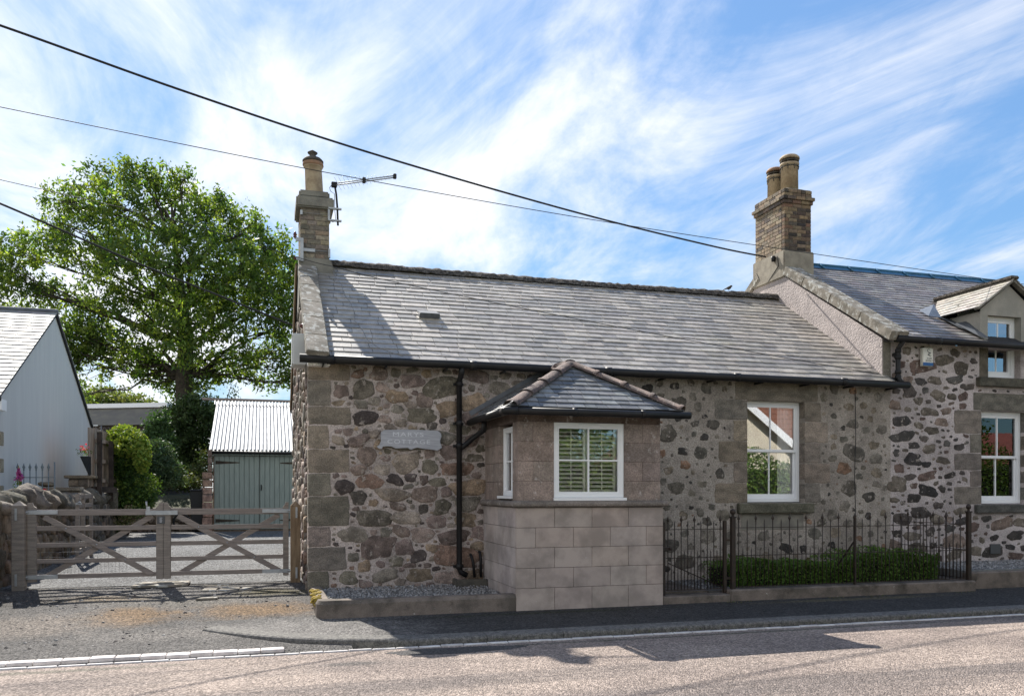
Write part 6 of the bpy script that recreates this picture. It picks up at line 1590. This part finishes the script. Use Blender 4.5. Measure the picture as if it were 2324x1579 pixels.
def roundtree(label, x, y, h, r):
    t = thing('garden_tree', (x, y, 0), label, 'tree')
    q = MB(); q.tube([(x, y, -.1), (x+.1, y, h*.3), (x, y+.1, h*.7)], [.2, .15, .06], 8)
    cs_ = blob_points((x, y, h*.66), (r, r, h*.34), 260)
    for k in range(0, 260, 16): q.tube([(x, y, h*.35), tuple(cs_[k])], [.06, .01], 5)
    q.build('trunk', M['bark'], t); P_, gi = cluster(cs_, 24, .24)
    leafmesh('crown', P_, .2, cols(len(P_), [(.09, .16, .03), (.06, .12, .025)], .3), M['leaf'], t)
roundtree('tall garden tree across the street opposite the bay', 9.5, -4.5, 7.5, 2.2)
roundtree('garden tree across the street opposite the taller house', 33, -9.5, 7.0, 2.2)

# ================================================================ SKY, SUN, CAMERA
sc = bpy.context.scene
W = bpy.data.worlds.new('World'); sc.world = W; W.use_nodes = True; nt = W.node_tree; nt.nodes.clear()
out = nt.nodes.new('ShaderNodeOutputWorld'); bg = nt.nodes.new('ShaderNodeBackground'); bg.inputs['Strength'].default_value = SKY_STR
sky = nt.nodes.new('ShaderNodeTexSky'); sky.sky_type = 'NISHITA'; sky.sun_disc = False
SD = Vector((-.27, 1, .98)).normalized()
sky.sun_elevation = math.asin(SD.z); sky.sun_rotation = math.atan2(SD.x, SD.y); sky.air_density = 1.0; sky.dust_density = .2; sky.ozone_density = 1.6
tc = nt.nodes.new('ShaderNodeTexCoord'); sep = nt.nodes.new('ShaderNodeSeparateXYZ'); nt.links.new(tc.outputs['Generated'], sep.inputs[0])
den = math_(nt, 'ADD', math_(nt, 'MAXIMUM', sep.outputs[2], 0.0), .12)
px_ = math_(nt, 'DIVIDE', sep.outputs[0], den); py_ = math_(nt, 'DIVIDE', sep.outputs[1], den)
cmb = nt.nodes.new('ShaderNodeCombineXYZ'); nt.links.new(px_, cmb.inputs[0]); nt.links.new(py_, cmb.inputs[1])
v1 = scaled(nt, cmb.outputs[0], (1.15, .55, 1), (0, 0, R(CR)))
v2 = scaled(nt, cmb.outputs[0], (.75, .4, 1), (0, 0, R(CR+4)))
v2.node.inputs['Location'].default_value = CLOC
n1 = noise(nt, v1, 1.3, 12, .62, .9); n2_ = noise(nt, v2, 1.1, 3, .5, .3)
v3 = scaled(nt, cmb.outputs[0], (2.4, 1.1, 1), (0, 0, R(CR-4))); n3 = noise(nt, v3, 2.2, 8, .65, .8)
s_ = math_(nt, 'ADD', math_(nt, 'MULTIPLY', n1, .62), math_(nt, 'MULTIPLY', n2_, .42)); s_ = math_(nt, 'ADD', s_, math_(nt, 'MULTIPLY', n3, .14))
# thicker veil towards the sun side
s_ = math_(nt, 'ADD', s_, math_(nt, 'MULTIPLY', px_, CPX))
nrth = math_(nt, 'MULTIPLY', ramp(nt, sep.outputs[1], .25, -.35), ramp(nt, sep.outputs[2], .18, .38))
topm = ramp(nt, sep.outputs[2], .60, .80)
s_ = math_(nt, 'ADD', s_, math_(nt, 'MULTIPLY', nrth, .34))  # clouds added high behind the camera, unseen, to brighten the shaded facades
s_ = math_(nt, 'ADD', s_, math_(nt, 'MULTIPLY', topm, -.7))  # cloud cleared overhead, out of view, so roof shadows come out deeper
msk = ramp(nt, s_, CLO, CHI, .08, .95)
dtn = nt.nodes.new('ShaderNodeVectorMath'); dtn.operation = 'DOT_PRODUCT'; nt.links.new(tc.outputs['Generated'], dtn.inputs[0]); dtn.inputs[1].default_value = SD
cl_ = NNcomb(nt, ramp(nt, dtn.outputs['Value'], .55, 1.0, CLOUD, CLOUD*1.15))
cc = mix(nt, 1.0, cl_, (1.0, 1.0, 1.02), 'MULTIPLY')
lum = nt.nodes.new('ShaderNodeRGBToBW'); nt.links.new(sky.outputs[0], lum.inputs[0])
kk = math_(nt, 'DIVIDE', 1.0, math_(nt, 'ADD', 1.0, math_(nt, 'MULTIPLY', lum.outputs[0], SKK)))
skc = mix(nt, 1.0, mix(nt, 1.0, sky.outputs[0], SKYTINT, 'MULTIPLY'), NNcomb(nt, kk), 'MULTIPLY')
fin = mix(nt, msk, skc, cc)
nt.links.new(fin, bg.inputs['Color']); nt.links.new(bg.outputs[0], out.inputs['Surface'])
sl = bpy.data.lights.new('sun', 'SUN'); sl.energy = 5.0; sl.angle = R(.53); sl.color = (1, .95, .87)
so = bpy.data.objects.new('sun', sl); C.objects.link(so); so.rotation_euler = SD.to_track_quat('Z', 'Y').to_euler(); so.location = (0, 0, 30)
cd = bpy.data.cameras.new('camera'); cam = bpy.data.objects.new('camera', cd); C.objects.link(cam)
cam.location = (0, 0, EYE); cam.rotation_euler = (R(90), 0, -YAW)
cd.sensor_width = 36; cd.lens = 36*F/2324; cd.shift_y = (VH-789.5)/2324; cd.clip_end = 2000; cd.clip_start = .05
sc.camera = cam
sc.view_settings.view_transform = 'Standard'; sc.view_settings.look = 'None'; sc.view_settings.gamma = 1; sc.view_settings.exposure = EXPO
sc.view_settings.use_curve_mapping = False
sc.cycles.max_bounces = 8; sc.cycles.transparent_max_bounces = 12; sc.cycles.use_denoising = True
